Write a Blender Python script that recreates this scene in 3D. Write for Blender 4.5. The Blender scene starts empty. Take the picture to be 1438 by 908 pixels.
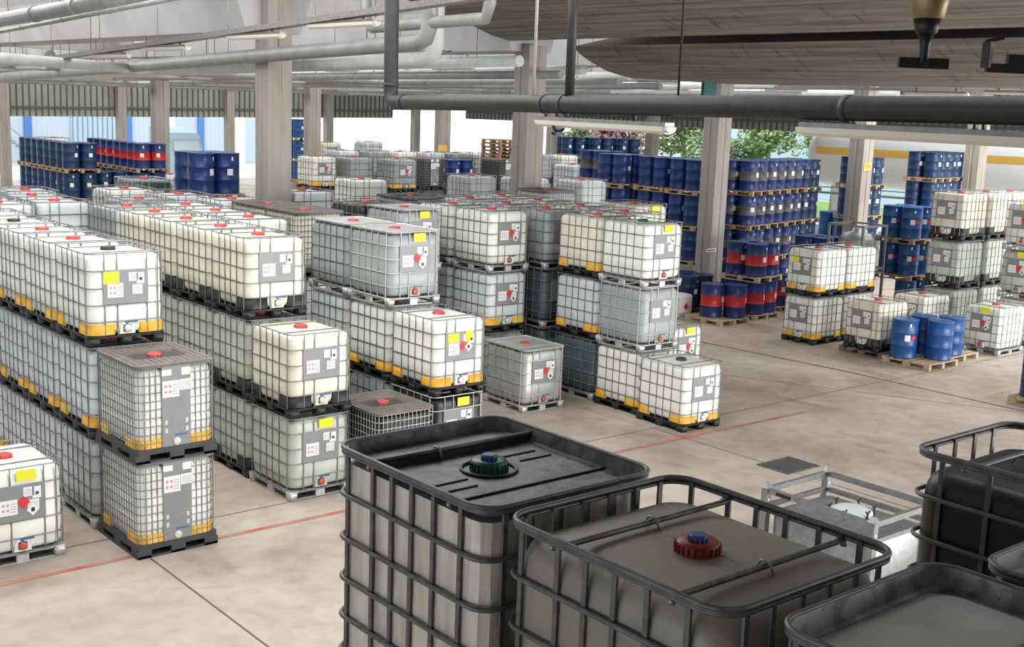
import bpy, bmesh, math, random
from mathutils import Vector, Matrix
random.seed(7)
PI = math.pi
sc = bpy.context.scene
C = sc.collection

# ------------------------------------------------------------------ camera, world, lights, exposure
cam_d = bpy.data.cameras.new('camera'); cam = bpy.data.objects.new('camera', cam_d); C.objects.link(cam)
cam_d.sensor_width = 36.0; cam_d.lens = 1682.04 / 1438 * 36.0
cam_d.clip_start = 0.05; cam_d.clip_end = 500
r0 = Vector((0.76924948, -0.63786682, 0.03716384)); u0 = Vector((0.08585628, 0.16082656, 0.98324133)); f0 = Vector((0.63315396, 0.75316713, -0.17848062))
m = Matrix((r0, u0, -f0)).transposed().to_4x4(); m.translation = Vector((0, 0, 5.445))
cam.matrix_world = m
sc.camera = cam

w = bpy.data.worlds.new('sky'); sc.world = w; w.use_nodes = True
bg = w.node_tree.nodes['Background']; bg.inputs['Color'].default_value = (0.86, 0.93, 1.0, 1); bg.inputs['Strength'].default_value = 2.8

def area(name, x, y, z, sx, sy, power, col=(1, 0.985, 0.95)):
    l = bpy.data.lights.new(name, 'AREA'); l.shape = 'RECTANGLE'; l.size = sx; l.size_y = sy; l.energy = power; l.color = col
    o = bpy.data.objects.new(name, l); o.location = (x, y, z); C.objects.link(o)
area('fill_near', 6.6, 15.0, 8.85, 9.5, 12.5, 1550)  # area light added out of view to brighten the left stacks and floor
area('fill_right', 37.0, 12.0, 8.6, 14, 16, 7500)  # another added area light beyond the view, brightens the right-hand group
area('fill_front', 24.0, -7.8, 2.9, 22, 5.4, 5600)  # light panel added behind the camera for tank fronts and right floor
bpy.data.objects['fill_front'].rotation_euler = (PI / 2, 0, 0)
area('fill_side', -14.0, 7.0, 3.2, 5.6, 20, 450, (0.93, 0.97, 1.0))  # light panel added far left to lift the left-facing tank sides
bpy.data.objects['fill_side'].rotation_euler = (0, -PI / 2, 0)
for _x, _p in ((8.9, 1900), (15.9, 1700), (22.9, 1700), (29.9, 1700), (36.9, 1700)):
    area('skylight_strip', _x, 46.0, 8.9, 3.2, 44, _p)
sc.view_settings.view_transform = 'Standard'; sc.view_settings.look = 'None'
sc.view_settings.gamma = 1.0; sc.view_settings.use_curve_mapping = False
sc.view_settings.exposure = -0.1
sc.cycles.max_bounces = 6; sc.cycles.diffuse_bounces = 3; sc.cycles.glossy_bounces = 2; sc.cycles.transmission_bounces = 2
sc.cycles.use_adaptive_sampling = True; sc.cycles.sample_clamp_indirect = 4.0
sc.cycles.caustics_reflective = False; sc.cycles.caustics_refractive = False

# ------------------------------------------------------------------ materials
MATS = {}
def mat(name, col, rough=0.6, metal=0.0, noise=0.0, nscale=8.0, col2=None, bump=0.0, spec=0.5, emit=None, stretch=None):
    if name in MATS: return MATS[name]
    M = bpy.data.materials.new(name); M.use_nodes = True; nt = M.node_tree; b = nt.nodes['Principled BSDF']
    b.inputs['Base Color'].default_value = (*col, 1); b.inputs['Roughness'].default_value = rough; b.inputs['Metallic'].default_value = metal
    b.inputs['Specular IOR Level'].default_value = spec
    if emit:
        b.inputs['Emission Color'].default_value = (*col, 1); b.inputs['Emission Strength'].default_value = emit
    if noise or bump:
        tc = nt.nodes.new('ShaderNodeTexCoord'); n = nt.nodes.new('ShaderNodeTexNoise'); n.inputs['Scale'].default_value = nscale; n.inputs['Detail'].default_value = 5
        src = tc.outputs['Object']
        if stretch:
            mp = nt.nodes.new('ShaderNodeMapping'); mp.inputs['Scale'].default_value = stretch; nt.links.new(src, mp.inputs[0]); src = mp.outputs[0]
        nt.links.new(src, n.inputs['Vector'])
        if noise:
            cr = nt.nodes.new('ShaderNodeValToRGB'); c2 = col2 or tuple(c * (1 - noise) for c in col)
            cr.color_ramp.elements[0].position = 0.35 if 'lid_' not in name else 0.47; cr.color_ramp.elements[0].color = (*c2, 1)
            cr.color_ramp.elements[1].position = 0.65 if 'lid_' not in name else 0.60; cr.color_ramp.elements[1].color = (*col, 1)
            nt.links.new(n.outputs['Fac'], cr.inputs[0]); nt.links.new(cr.outputs[0], b.inputs['Base Color'])
        if bump:
            bp = nt.nodes.new('ShaderNodeBump'); bp.inputs['Strength'].default_value = bump; bp.inputs['Distance'].default_value = 0.02
            nt.links.new(n.outputs['Fac'], bp.inputs['Height']); nt.links.new(bp.outputs[0], b.inputs['Normal'])
    MATS[name] = M
    return M

mat('tank_white', (0.86, 0.86, 0.80), 0.38, noise=0.07, nscale=2.0)
mat('tank_cream', (0.80, 0.78, 0.64), 0.38, noise=0.08, nscale=2.0)
mat('tank_green', (0.55, 0.60, 0.52), 0.38, noise=0.12, nscale=2.0)
mat('tank_grey', (0.37, 0.405, 0.405), 0.38, noise=0.15, nscale=2.5)
mat('tank_cool', (0.66, 0.70, 0.72), 0.38, noise=0.10, nscale=2.5)
mat('tank_slate', (0.075, 0.11, 0.125), 0.4, noise=0.3, nscale=3)
mat('tank_black', (0.012, 0.011, 0.013), 0.42)
mat('tank_foggy', (0.33, 0.305, 0.27), 0.45, noise=0.22, nscale=2.2)
mat('foil', (0.80, 0.76, 0.70), 0.40, 0.35, noise=0.35, nscale=2.0, bump=0.5, stretch=(5, 5, 0.7))
mat('steel_sheet', (0.50, 0.50, 0.49), 0.42, 0.3, noise=0.25, nscale=3)
mat('galv', (0.30, 0.305, 0.31), 0.42, 0.55, noise=0.25, nscale=14)
mat('galv_dark', (0.16, 0.16, 0.165), 0.45, 0.3, noise=0.35, nscale=18)
mat('galv_bright', (0.62, 0.63, 0.63), 0.4, 0.45, noise=0.2, nscale=12)
mat('plastic_black', (0.02, 0.02, 0.022), 0.5, noise=0.3, nscale=6)
mat('plastic_dark', (0.055, 0.055, 0.06), 0.55, noise=0.25, nscale=6)
mat('lid_brown', (0.19, 0.165, 0.15), 0.6, noise=0.2, nscale=4)
mat('lid_black', (0.035, 0.035, 0.04), 0.42, noise=0.55, nscale=7.0, col2=(0.13, 0.13, 0.14), bump=0.5)
mat('lid_steel', (0.15, 0.15, 0.155), 0.4, 0.3, noise=0.6, nscale=9.0, col2=(0.32, 0.32, 0.325), bump=0.15)
mat('orange', (0.80, 0.42, 0.03), 0.45, noise=0.12, nscale=8)
mat('cap_red', (0.58, 0.075, 0.06), 0.45)
mat('cap_darkred', (0.25, 0.014, 0.012), 0.4)
mat('cap_blue', (0.03, 0.075, 0.25), 0.45)
mat('cap_teal', (0.01, 0.10, 0.10), 0.4)
mat('cap_black', (0.03, 0.035, 0.03), 0.5)
mat('cap_yellow', (0.65, 0.6, 0.2), 0.5)
mat('plate_grey', (0.27, 0.28, 0.29), 0.5, 0.2, noise=0.1, nscale=6)
mat('yellow', (0.86, 0.80, 0.02), 0.5)
mat('paper', (0.84, 0.84, 0.83), 0.6)
mat('paper_red', (0.70, 0.03, 0.03), 0.5)
mat('paper_orange', (0.80, 0.22, 0.03), 0.5)
mat('mark_red', (0.72, 0.28, 0.26), 0.5)
mat('paper_black', (0.02, 0.02, 0.02), 0.5)
mat('valve_blue', (0.05, 0.13, 0.32), 0.4)
mat('valve_red', (0.55, 0.09, 0.05), 0.45)
mat('valve_pale', (0.72, 0.68, 0.6), 0.4)
mat('drum_blue', (0.012, 0.036, 0.17), 0.36, noise=0.15, nscale=3)
mat('drum_navy', (0.008, 0.038, 0.12), 0.34, noise=0.2, nscale=3)
mat('drum_bright', (0.012, 0.085, 0.29), 0.34, noise=0.1, nscale=3)
mat('drum_band_grey', (0.10, 0.10, 0.105), 0.4)
mat('drum_band_red', (0.52, 0.025, 0.025), 0.4)
mat('drum_lid', (0.05, 0.075, 0.14), 0.3, 0.3)
mat('drum_lid_red', (0.35, 0.03, 0.04), 0.35)
mat('drum_lid_pale', (0.33, 0.40, 0.44), 0.35, 0.3)
mat('wood', (0.50, 0.34, 0.20), 0.75, noise=0.3, nscale=5, stretch=(1, 6, 3))
mat('wood_pale', (0.62, 0.47, 0.31), 0.75, noise=0.3, nscale=5, stretch=(1, 6, 3))
mat('wood_dark', (0.24, 0.16, 0.12), 0.8, noise=0.3, nscale=5)
mat('concrete_column', (0.385, 0.355, 0.325), 0.85, noise=0.16, nscale=1.6, bump=0.1, stretch=(3, 3, 0.5))
mat('concrete_girder', (0.52, 0.52, 0.54), 0.85, noise=0.2, nscale=0.7)
mat('concrete_roof', (0.30, 0.30, 0.29), 0.9)
mat('pipe_dark', (0.028, 0.027, 0.027), 0.55, noise=0.4, nscale=10, bump=0.3)
mat('pipe_grey', (0.30, 0.31, 0.31), 0.5, 0.2, noise=0.2, nscale=3)
mat('pipe_pale', (0.62, 0.66, 0.65), 0.5, noise=0.15, nscale=3)
mat('tray', (0.33, 0.31, 0.30), 0.5, 0.4, noise=0.4, nscale=30)
mat('lamp_cover', (0.66, 0.62, 0.55), 0.35, emit=0.04)
mat('brass', (0.36, 0.27, 0.12), 0.45, 0.3, noise=0.3, nscale=20)
mat('black_iron', (0.012, 0.011, 0.012), 0.5)
mat('sheet_fascia', (0.34, 0.35, 0.31), 0.6, noise=0.1, nscale=2)
mat('fascia_rib', (0.10, 0.11, 0.10), 0.6)
mat('line_red', (0.52, 0.10, 0.08), 0.7, noise=0.35, nscale=2.5, col2=(0.47, 0.27, 0.22))
mat('line_darkred', (0.27, 0.10, 0.08), 0.7, noise=0.3, nscale=3)
mat('line_yellow', (0.55, 0.47, 0.20), 0.7, noise=0.4, nscale=2, col2=(0.47, 0.43, 0.36))
mat('joint', (0.13, 0.105, 0.085), 0.9)
mat('yard', (0.72, 0.70, 0.68), 0.9, noise=0.1, nscale=0.5)
mat('white_wall', (0.42, 0.56, 0.66), 0.7)
mat('white_paint', (0.85, 0.85, 0.84), 0.35)
mat('stripe_blue', (0.07, 0.18, 0.46), 0.6)
mat('wall_blue', (0.58, 0.72, 0.82), 0.7)
mat('glass_dark', (0.05, 0.08, 0.12), 0.1)
mat('stripe_orange', (0.85, 0.50, 0.10), 0.5)
mat('leaf_green', (0.55, 0.70, 0.33), 0.7, noise=0.5, nscale=2)
mat('leaf_red', (0.78, 0.50, 0.52), 0.7, noise=0.4, nscale=2)
mat('bark', (0.45, 0.42, 0.36), 0.9)
mat('grass', (0.30, 0.42, 0.12), 0.9)
mat('strap', (0.7, 0.72, 0.75), 0.5)
mat('skylight_panel', (0.92, 0.96, 1.0), 0.6, emit=0.7)

def floor_mat():
    M = bpy.data.materials.new('concrete_floor'); M.use_nodes = True; nt = M.node_tree; b = nt.nodes['Principled BSDF']
    tc = nt.nodes.new('ShaderNodeTexCoord')
    def nz(scale, det, dist=0.0, st=None):
        n = nt.nodes.new('ShaderNodeTexNoise'); n.inputs['Scale'].default_value = scale; n.inputs['Detail'].default_value = det; n.inputs['Distortion'].default_value = dist
        if st:
            mp = nt.nodes.new('ShaderNodeMapping'); mp.inputs['Scale'].default_value = st; mp.inputs['Rotation'].default_value = (0, 0, 0.5)
            nt.links.new(tc.outputs['Object'], mp.inputs[0]); nt.links.new(mp.outputs[0], n.inputs['Vector'])
        else: nt.links.new(tc.outputs['Object'], n.inputs['Vector'])
        return n
    n1 = nz(0.45, 10, 0.5); n2 = nz(3.2, 12, 0.3); n3 = nz(1.1, 9, 0.6, (1, 0.4, 1))
    cr = nt.nodes.new('ShaderNodeValToRGB'); e = cr.color_ramp.elements
    e[0].position = 0.30; e[0].color = (0.34, 0.28, 0.225, 1); e[1].position = 0.70; e[1].color = (0.58, 0.525, 0.455, 1)
    x = e.new(0.48); x.color = (0.475, 0.415, 0.35, 1)
    nt.links.new(n1.outputs['Fac'], cr.inputs[0])
    cr2 = nt.nodes.new('ShaderNodeValToRGB'); f = cr2.color_ramp.elements
    f[0].position = 0.30; f[0].color = (0.84, 0.82, 0.80, 1); f[1].position = 0.62; f[1].color = (1.03, 1.02, 1.01, 1)
    nt.links.new(n2.outputs['Fac'], cr2.inputs[0])
    mx = nt.nodes.new('ShaderNodeMix'); mx.data_type = 'RGBA'; mx.blend_type = 'MULTIPLY'; mx.inputs[0].default_value = 1
    nt.links.new(cr.outputs[0], mx.inputs[6]); nt.links.new(cr2.outputs[0], mx.inputs[7])
    cr3 = nt.nodes.new('ShaderNodeValToRGB'); g = cr3.color_ramp.elements
    g[0].position = 0.60; g[0].color = (1, 1, 1, 1); g[1].position = 0.80; g[1].color = (0.62, 0.57, 0.54, 1)
    nt.links.new(n3.outputs['Fac'], cr3.inputs[0])
    mx2 = nt.nodes.new('ShaderNodeMix'); mx2.data_type = 'RGBA'; mx2.blend_type = 'MULTIPLY'; mx2.inputs[0].default_value = 1
    nt.links.new(mx.outputs[2], mx2.inputs[6]); nt.links.new(cr3.outputs[0], mx2.inputs[7])
    nt.links.new(mx2.outputs[2], b.inputs['Base Color']); b.inputs['Roughness'].default_value = 0.62
    MATS['floor'] = M
floor_mat()

def board_mat():  # board-marked concrete of the roof shells: streaks along the boards, dark drips across
    M = bpy.data.materials.new('board_marked_concrete'); M.use_nodes = True; nt = M.node_tree; b = nt.nodes['Principled BSDF']
    tc = nt.nodes.new('ShaderNodeTexCoord'); mp = nt.nodes.new('ShaderNodeMapping'); mp.inputs['Scale'].default_value = (6, 0.35, 6)
    n = nt.nodes.new('ShaderNodeTexNoise'); n.inputs['Scale'].default_value = 1.2; n.inputs['Detail'].default_value = 8
    nt.links.new(tc.outputs['Object'], mp.inputs[0]); nt.links.new(mp.outputs[0], n.inputs['Vector'])
    cr = nt.nodes.new('ShaderNodeValToRGB'); e = cr.color_ramp.elements
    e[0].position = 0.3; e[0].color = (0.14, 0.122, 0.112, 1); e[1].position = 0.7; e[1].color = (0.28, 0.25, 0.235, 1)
    nt.links.new(n.outputs['Fac'], cr.inputs[0])
    mp2 = nt.nodes.new('ShaderNodeMapping'); mp2.inputs['Scale'].default_value = (1.0, 5.0, 1.0)
    n2 = nt.nodes.new('ShaderNodeTexNoise'); n2.inputs['Scale'].default_value = 1.5; n2.inputs['Detail'].default_value = 6
    nt.links.new(tc.outputs['Object'], mp2.inputs[0]); nt.links.new(mp2.outputs[0], n2.inputs['Vector'])
    cr2 = nt.nodes.new('ShaderNodeValToRGB'); f = cr2.color_ramp.elements
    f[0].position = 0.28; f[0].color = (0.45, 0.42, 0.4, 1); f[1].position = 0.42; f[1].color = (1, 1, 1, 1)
    nt.links.new(n2.outputs['Fac'], cr2.inputs[0])
    mx = nt.nodes.new('ShaderNodeMix'); mx.data_type = 'RGBA'; mx.blend_type = 'MULTIPLY'; mx.inputs[0].default_value = 0.8
    nt.links.new(cr.outputs[0], mx.inputs[6]); nt.links.new(cr2.outputs[0], mx.inputs[7]); nt.links.new(mx.outputs[2], b.inputs['Base Color'])
    b.inputs['Roughness'].default_value = 0.9
    MATS['boards'] = M
board_mat()

def sheet_mat(name, col, scale, axis):   # corrugated sheet: ribs as a bump
    M = bpy.data.materials.new(name); M.use_nodes = True; nt = M.node_tree; b = nt.nodes['Principled BSDF']
    tc = nt.nodes.new('ShaderNodeTexCoord'); wv = nt.nodes.new('ShaderNodeTexWave'); wv.bands_direction = axis; wv.inputs['Scale'].default_value = scale
    nt.links.new(tc.outputs['Object'], wv.inputs['Vector']); bp = nt.nodes.new('ShaderNodeBump'); bp.inputs['Strength'].default_value = 0.6; bp.inputs['Distance'].default_value = 0.05
    nt.links.new(wv.outputs['Fac'], bp.inputs['Height']); nt.links.new(bp.outputs[0], b.inputs['Normal'])
    b.inputs['Base Color'].default_value = (*col, 1); b.inputs['Roughness'].default_value = 0.6
    MATS[name] = M
sheet_mat('sheet_white', (0.46, 0.53, 0.58), 0.8, 'X')

# ------------------------------------------------------------------ mesh builder
class MB:
    def __init__(s): s.v = []; s.f = []; s.mi = []; s.sm = []; s.cur = 0
    def face(s, idx, smooth=False): s.f.append(idx); s.mi.append(s.cur); s.sm.append(smooth)
    def box(s, x0, x1, y0, y1, z0, z1):
        n = len(s.v)
        s.v += [(x0, y0, z0), (x1, y0, z0), (x1, y1, z0), (x0, y1, z0), (x0, y0, z1), (x1, y0, z1), (x1, y1, z1), (x0, y1, z1)]
        for q in ((0, 3, 2, 1), (4, 5, 6, 7), (0, 1, 5, 4), (1, 2, 6, 5), (2, 3, 7, 6), (3, 0, 4, 7)): s.face([n + i for i in q])
        return s
    def tube(s, pts, r, seg=6, closed=False, cap=True):
        P = [Vector(p) for p in pts]; n0 = len(s.v); N = len(P)
        T = []
        for i in range(N):
            a = P[i - 1] if (i > 0 or closed) else P[i]; b = P[(i + 1) % N] if (i < N - 1 or closed) else P[i]
            t = (b - a); T.append(t.normalized() if t.length > 1e-9 else Vector((0, 0, 1)))
        up = Vector((0, 0, 1)) if abs(T[0].z) < 0.9 else Vector((1, 0, 0))
        for i in range(N):
            t = T[i]; a = t.cross(up)
            if a.length < 1e-4: a = t.cross(Vector((0, 1, 0)))
            a.normalize(); b = a.cross(t); up = b.copy()
            for k in range(seg):
                an = 2 * PI * k / seg; q = P[i] + (a * math.cos(an) + b * math.sin(an)) * r
                s.v.append(tuple(q))
        M = N if closed else N - 1
        for i in range(M):
            j = (i + 1) % N
            for k in range(seg):
                k2 = (k + 1) % seg
                s.face([n0 + i * seg + k, n0 + i * seg + k2, n0 + j * seg + k2, n0 + j * seg + k], True)
        if cap and not closed:
            s.face([n0 + k for k in range(seg)]); s.face([n0 + (N - 1) * seg + k for k in reversed(range(seg))])
        return s
    def bar(s, a, b, wx, wz=None):          # square bar between two points
        a = Vector(a); b = Vector(b); t = (b - a).normalized(); wz = wz or wx
        up = Vector((0, 0, 1)) if abs(t.z) < 0.9 else Vector((0, 1, 0))
        e = t.cross(up).normalized() * wx / 2; g = e.cross(t).normalized() * wz / 2; n = len(s.v)
        for p in (a, b):
            for q in (-e - g, e - g, e + g, -e + g): s.v.append(tuple(p + q))
        for q in ((0, 1, 2, 3), (7, 6, 5, 4), (0, 4, 5, 1), (1, 5, 6, 2), (2, 6, 7, 3), (3, 7, 4, 0)): s.face([n + i for i in q])
        return s
    def loft(s, loops, cap0=True, cap1=True, smooth=True, closed=True):
        n0 = len(s.v); k = len(loops[0])
        for L in loops: s.v += [tuple(p) for p in L]
        for i in range(len(loops) - 1):
            for j in range(k if closed else k - 1):
                j2 = (j + 1) % k
                s.face([n0 + i * k + j, n0 + i * k + j2, n0 + (i + 1) * k + j2, n0 + (i + 1) * k + j], smooth)
        if cap0: s.face([n0 + j for j in reversed(range(k))])
        if cap1: s.face([n0 + (len(loops) - 1) * k + j for j in range(k)])
        return s
    def lathe(s, prof, seg=16, c=(0, 0, 0), axis='z', mats=None, cap=True):
        loops = []
        for r, h in prof:
            L = []
            for k in range(seg):
                a = 2 * PI * k / seg; x, y = r * math.cos(a), r * math.sin(a)
                L.append((c[0] + x, c[1] + y, c[2] + h) if axis == 'z' else ((c[0] + x, c[1] + h, c[2] + y) if axis == 'y' else (c[0] + h, c[1] + x, c[2] + y)))
            loops.append(L)
        n0 = len(s.v)
        for L in loops: s.v += L
        fl = (axis == 'y')
        for i in range(len(loops) - 1):
            if mats: s.cur = mats[i]
            for j in range(seg):
                j2 = (j + 1) % seg; q = [n0 + i * seg + j, n0 + i * seg + j2, n0 + (i + 1) * seg + j2, n0 + (i + 1) * seg + j]
                s.face(q[::-1] if fl else q, True)
        if cap:
            a = [n0 + j for j in reversed(range(seg))]; b = [n0 + (len(loops) - 1) * seg + j for j in range(seg)]
            s.face(a[::-1] if fl else a); s.face(b[::-1] if fl else b)
        return s
    def prism(s, poly, y0, y1, smooth=False):   # poly in (x, z), extruded along y
        n = len(s.v); k = len(poly)
        s.v += [(x, y0, z) for x, z in poly] + [(x, y1, z) for x, z in poly]
        for i in range(k):
            j = (i + 1) % k; s.face([n + i, n + j, n + k + j, n + k + i], smooth)
        s.face([n + i for i in reversed(range(k))]); s.face([n + k + i for i in range(k)])
        return s
    def mesh(s, name, *mats):
        me = bpy.data.meshes.new(name); me.from_pydata(s.v, [], s.f)
        for q in mats: me.materials.append(MATS[q])
        me.polygons.foreach_set('material_index', s.mi); me.polygons.foreach_set('use_smooth', s.sm)
        bm = bmesh.new(); bm.from_mesh(me); bmesh.ops.recalc_face_normals(bm, faces=bm.faces); bm.to_mesh(me); bm.free()
        me.update()
        return me

def obj(name, me, parent=None, loc=(0, 0, 0), rz=0, label=None):
    o = bpy.data.objects.new(name, me); C.objects.link(o)
    if parent: o.parent = parent
    o.location = loc; o.rotation_euler = (0, 0, rz)
    if label: o['label'] = label
    return o
def tag(o, label, cat, group=None, kind=None):
    o['label'] = label; o['category'] = cat
    if group: o['group'] = group
    if kind: o['kind'] = kind
    return o
def empty(name, loc, rz=0):
    o = bpy.data.objects.new(name, None); o.empty_display_size = 0.1; C.objects.link(o); o.location = loc; o.rotation_euler = (0, 0, rz); return o
def struct(name, me, loc=(0, 0, 0), rz=0, label=None):
    o = obj(name, me, None, loc, rz); o['kind'] = 'structure'
    if label: o['label'] = label
    return o
def rrect(wx, wy, r, z, n=4, cx=0, cy=0):
    P = []
    for sx, sy, a0 in ((1, 1, 0), (-1, 1, PI / 2), (-1, -1, PI), (1, -1, 1.5 * PI)):
        for k in range(n + 1):
            a = a0 + k * PI / 2 / n
            P.append((cx + sx * (wx / 2 - r) + r * math.cos(a), cy + sy * (wy / 2 - r) + r * math.sin(a), z))
    return P

# ------------------------------------------------------------------ setting: floor, yard, columns, roof
struct('floor', MB().box(-20, 52, -8, 75, -0.3, 0).mesh('floor', 'floor'), label='worn stained concrete warehouse floor')
struct('ground', MB().box(-150, 260, -60, 260, -0.7, -0.32).mesh('ground', 'yard'), label='pale paved yard outside the hall')
def strip(name, a, b, wd, mt, label, cat='floor marking', z=0.004):
    a = Vector((*a, 0)); b = Vector((*b, 0)); t = (b - a).normalized(); e = Vector((-t.y, t.x, 0)) * wd / 2
    m_ = MB(); m_.v = [tuple(p) for p in ((a - e), (b - e), (b + e), (a + e))]; m_.v = [(x, y, z) for x, y, _ in m_.v]; m_.face([0, 1, 2, 3])
    o = obj(name, m_.mesh(name, mt)); tag(o, label, cat, kind='structure'); return o
strip('floor_joint', (5.47, -2), (5.47, 24), 0.02, 'joint', 'dark expansion joint running away past the corner of the left stack')
strip('floor_joint', (-4, 13.9), (40, 13.9), 0.018, 'joint', 'dark expansion joint crossing beneath the front stacks', z=0.003)
strip('floor_joint', (15.0, -2), (15.0, 14), 0.015, 'joint', 'thin floor joint near the drain grate')
strip('floor_joint', (25.4, 4), (19.0, 17), 0.015, 'joint', 'thin joint across the open aisle on the right')
strip('floor_line', (-2, 13.2), (18.4, 13.17), 0.085, 'line_red', 'faded red painted line along the fronts of the left stacks')
strip('floor_line', (21.4, 24), (22.15, 15.2), 0.07, 'line_darkred', 'thin red painted line beside the right aisle, far half')
strip('floor_line', (22.15, 15.2), (22.2, 6), 0.06, 'line_darkred', 'thin red painted line beside the right aisle, near half')
strip('floor_line', (21.7, 15.1), (24.2, 15.28), 0.09, 'line_yellow', 'worn yellow bay line in front of the two-high white tanks')
strip('floor_line', (22.0, 13.65), (26.5, 14.0), 0.09, 'line_yellow', 'worn yellow bay line before the four blue drums')
strip('floor_line', (21.6, 11.95), (26, 12.1), 0.09, 'line_yellow', 'worn yellow bay line nearest the camera on the right')
g_ = MB()
for i in range(14): g_.box(-0.36 + i * 0.055, -0.36 + i * 0.055 + 0.03, -0.27, 0.27, 0.0, 0.012)
g_.box(-0.4, 0.42, -0.31, -0.27, 0, 0.014); g_.box(-0.4, 0.42, 0.27, 0.31, 0, 0.014); g_.box(-0.4, -0.36, -0.27, 0.27, 0, 0.014); g_.box(0.38, 0.42, -0.27, 0.27, 0, 0.014)
g_.box(-0.38, 0.4, -0.29, 0.29, 0.001, 0.004)
tag(obj('drain_grate', g_.mesh('drain_grate', 'galv_dark'), loc=(15.2, 11.15, 0.0)), 'dark metal drain grate set in the open concrete floor', 'grate')

def column(x, y, wd, h, label, groove=True):
    a = wd / 2; g = 0.02; q = 0.05
    if groove: poly = [(-a, -a), (-q, -a), (-q + .012, -a + g), (q - .012, -a + g), (q, -a), (a, -a), (a, a), (-a, a), (-a, q), (-a + g, q - .012), (-a + g, -q + .012), (-a, -q)]
    else: poly = [(-a, -a), (a, -a), (a, a), (-a, a)]
    m_ = MB(); m_.loft([[(px, py, 0) for px, py in poly], [(px, py, h) for px, py in poly]], smooth=False)
    o = struct('column', m_.mesh('column', 'concrete_column'), (x, y, 0)); o['label'] = label; return o
CW = 0.55
c1 = column(12.37, 22.7, CW, 7.8, 'thick concrete column rising behind the left tank stacks')
c4 = column(19.36, 22.7, CW, 6.9, 'thick concrete column right of centre behind white tanks')
c5 = column(26.40, 22.7, CW, 6.4, 'concrete column in front of the tall blue drum stack')
c6 = column(33.45, 22.7, CW, 6.6, 'concrete column with a small orange sign')
c7 = column(40.5, 22.7, CW, 6.6, 'rightmost concrete column behind the tall navy drums')
for i, (x, nm) in enumerate(((6.2, 'leftmost'), (13.2, 'a'), (20.3, ''), (27.3, ''), (34.4, ''), (41.5, ''), (48.8, ''))):
    if i in (2, 3, 4, 5, 6): column(x, 46.6, 0.55, 6.5, ('middle-distance concrete column beside the red and blue drums', 'middle-distance concrete column beside the orange-cornered tank', 'middle-distance column with an orange sign left of the black tank', 'middle-distance column hidden behind the central column', 'middle-distance column above the grey-banded drums')[i - 2])
for i, x in enumerate((21.2, 27.8, 34.7, 41.8, 48.8)):
    column(x, 69.3, 0.5, 6.2, ('far column at the left picture edge', 'far column right of the stacked navy drums', 'far column left of the large near column', 'far column just right of a nearer column', 'far column standing alone against the white sky')[i])

# roof shells near the camera: board-marked concrete, stepped profiles run along y
def shell(prof, y0, y1, name, label, mt='boards', inset=False):
    pts = []
    for i in range(len(prof) - 1):
        (x0, z0), (x1, z1) = prof[i], prof[i + 1]; d = math.hypot(x1 - x0, z1 - z0); n = max(1, round(d / 0.5))
        for k in range(n):
            t = k / n; pts.append((x0 + (x1 - x0) * t, z0 + (z1 - z0) * t)); t2 = (k + 0.93) / n
            pts.append((x0 + (x1 - x0) * t2, z0 + (z1 - z0) * t2 + 0.0))
            t3 = (k + 0.95) / n; pts.append((x0 + (x1 - x0) * t3, z0 + (z1 - z0) * t3 + 0.05))
    pts.append(prof[-1]); xe, ze = prof[-1]; xs, zs = prof[0]
    poly = pts + [(xe, ze + 0.5), (xe, 9.3), (xs, 9.3)]
    if inset: poly = pts + [(xe, ze + 0.5), (xe, 9.3), (xs + 1.6, 9.3), (xs + 1.6, zs + .35), (xs + .1, zs + .02)]
    return struct(name, MB().prism(poly, y0, y1).mesh(name, mt), label=label)
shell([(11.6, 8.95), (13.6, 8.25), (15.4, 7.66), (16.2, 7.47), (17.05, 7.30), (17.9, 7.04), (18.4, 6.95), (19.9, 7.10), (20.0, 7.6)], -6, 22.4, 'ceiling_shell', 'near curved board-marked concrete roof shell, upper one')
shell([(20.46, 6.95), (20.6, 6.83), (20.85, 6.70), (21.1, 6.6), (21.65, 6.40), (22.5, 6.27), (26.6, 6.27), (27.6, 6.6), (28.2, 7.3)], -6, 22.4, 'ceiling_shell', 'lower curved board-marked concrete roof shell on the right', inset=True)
# deep girders of the farther bays
def vbeam(X, y0, y1):
    poly = [(X - 1.75, 8.95), (X - 0.95, 7.7), (X - 0.62, 6.75), (X + 0.62, 6.75), (X + 0.95, 7.7), (X + 1.75, 8.95)]
    struct('ceiling_girder', MB().prism(poly, y0, y1).mesh('ceiling_girder', 'concrete_girder'), label='deep pale concrete roof girder running away from the camera')
for X in (5.4, 12.4, 19.4, 26.4, 33.4, 40.5, 47.5): vbeam(X, 22.75 if X < 30 else 5, 70)
struct('ceiling', MB().box(-15, 52, 7, 70.5, 9.0, 9.2).box(28.2, 30, -6, 22, 8.9, 9.2).mesh('ceiling', 'concrete_roof'), label='grey roof deck above the girders')
struct('ceiling', MB().box(-12, 7.1, -8, 6.9, 6.45, 6.7).mesh('ceiling', 'concrete_roof'), label='added low concrete slab shading the near tanks')  # slab added to keep the roof light off the foreground tanks
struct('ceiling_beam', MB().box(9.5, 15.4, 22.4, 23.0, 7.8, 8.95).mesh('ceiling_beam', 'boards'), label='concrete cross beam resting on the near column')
struct('wall_front', MB().box(-20, 13, -8.3, -8, -0.3, 9.2).box(35, 52, -8.3, -8, -0.3, 9.2).box(13, 35, -8.3, -8, 5.6, 9.2).mesh('wall_front', 'concrete_roof'), label='wall behind the camera')
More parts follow.
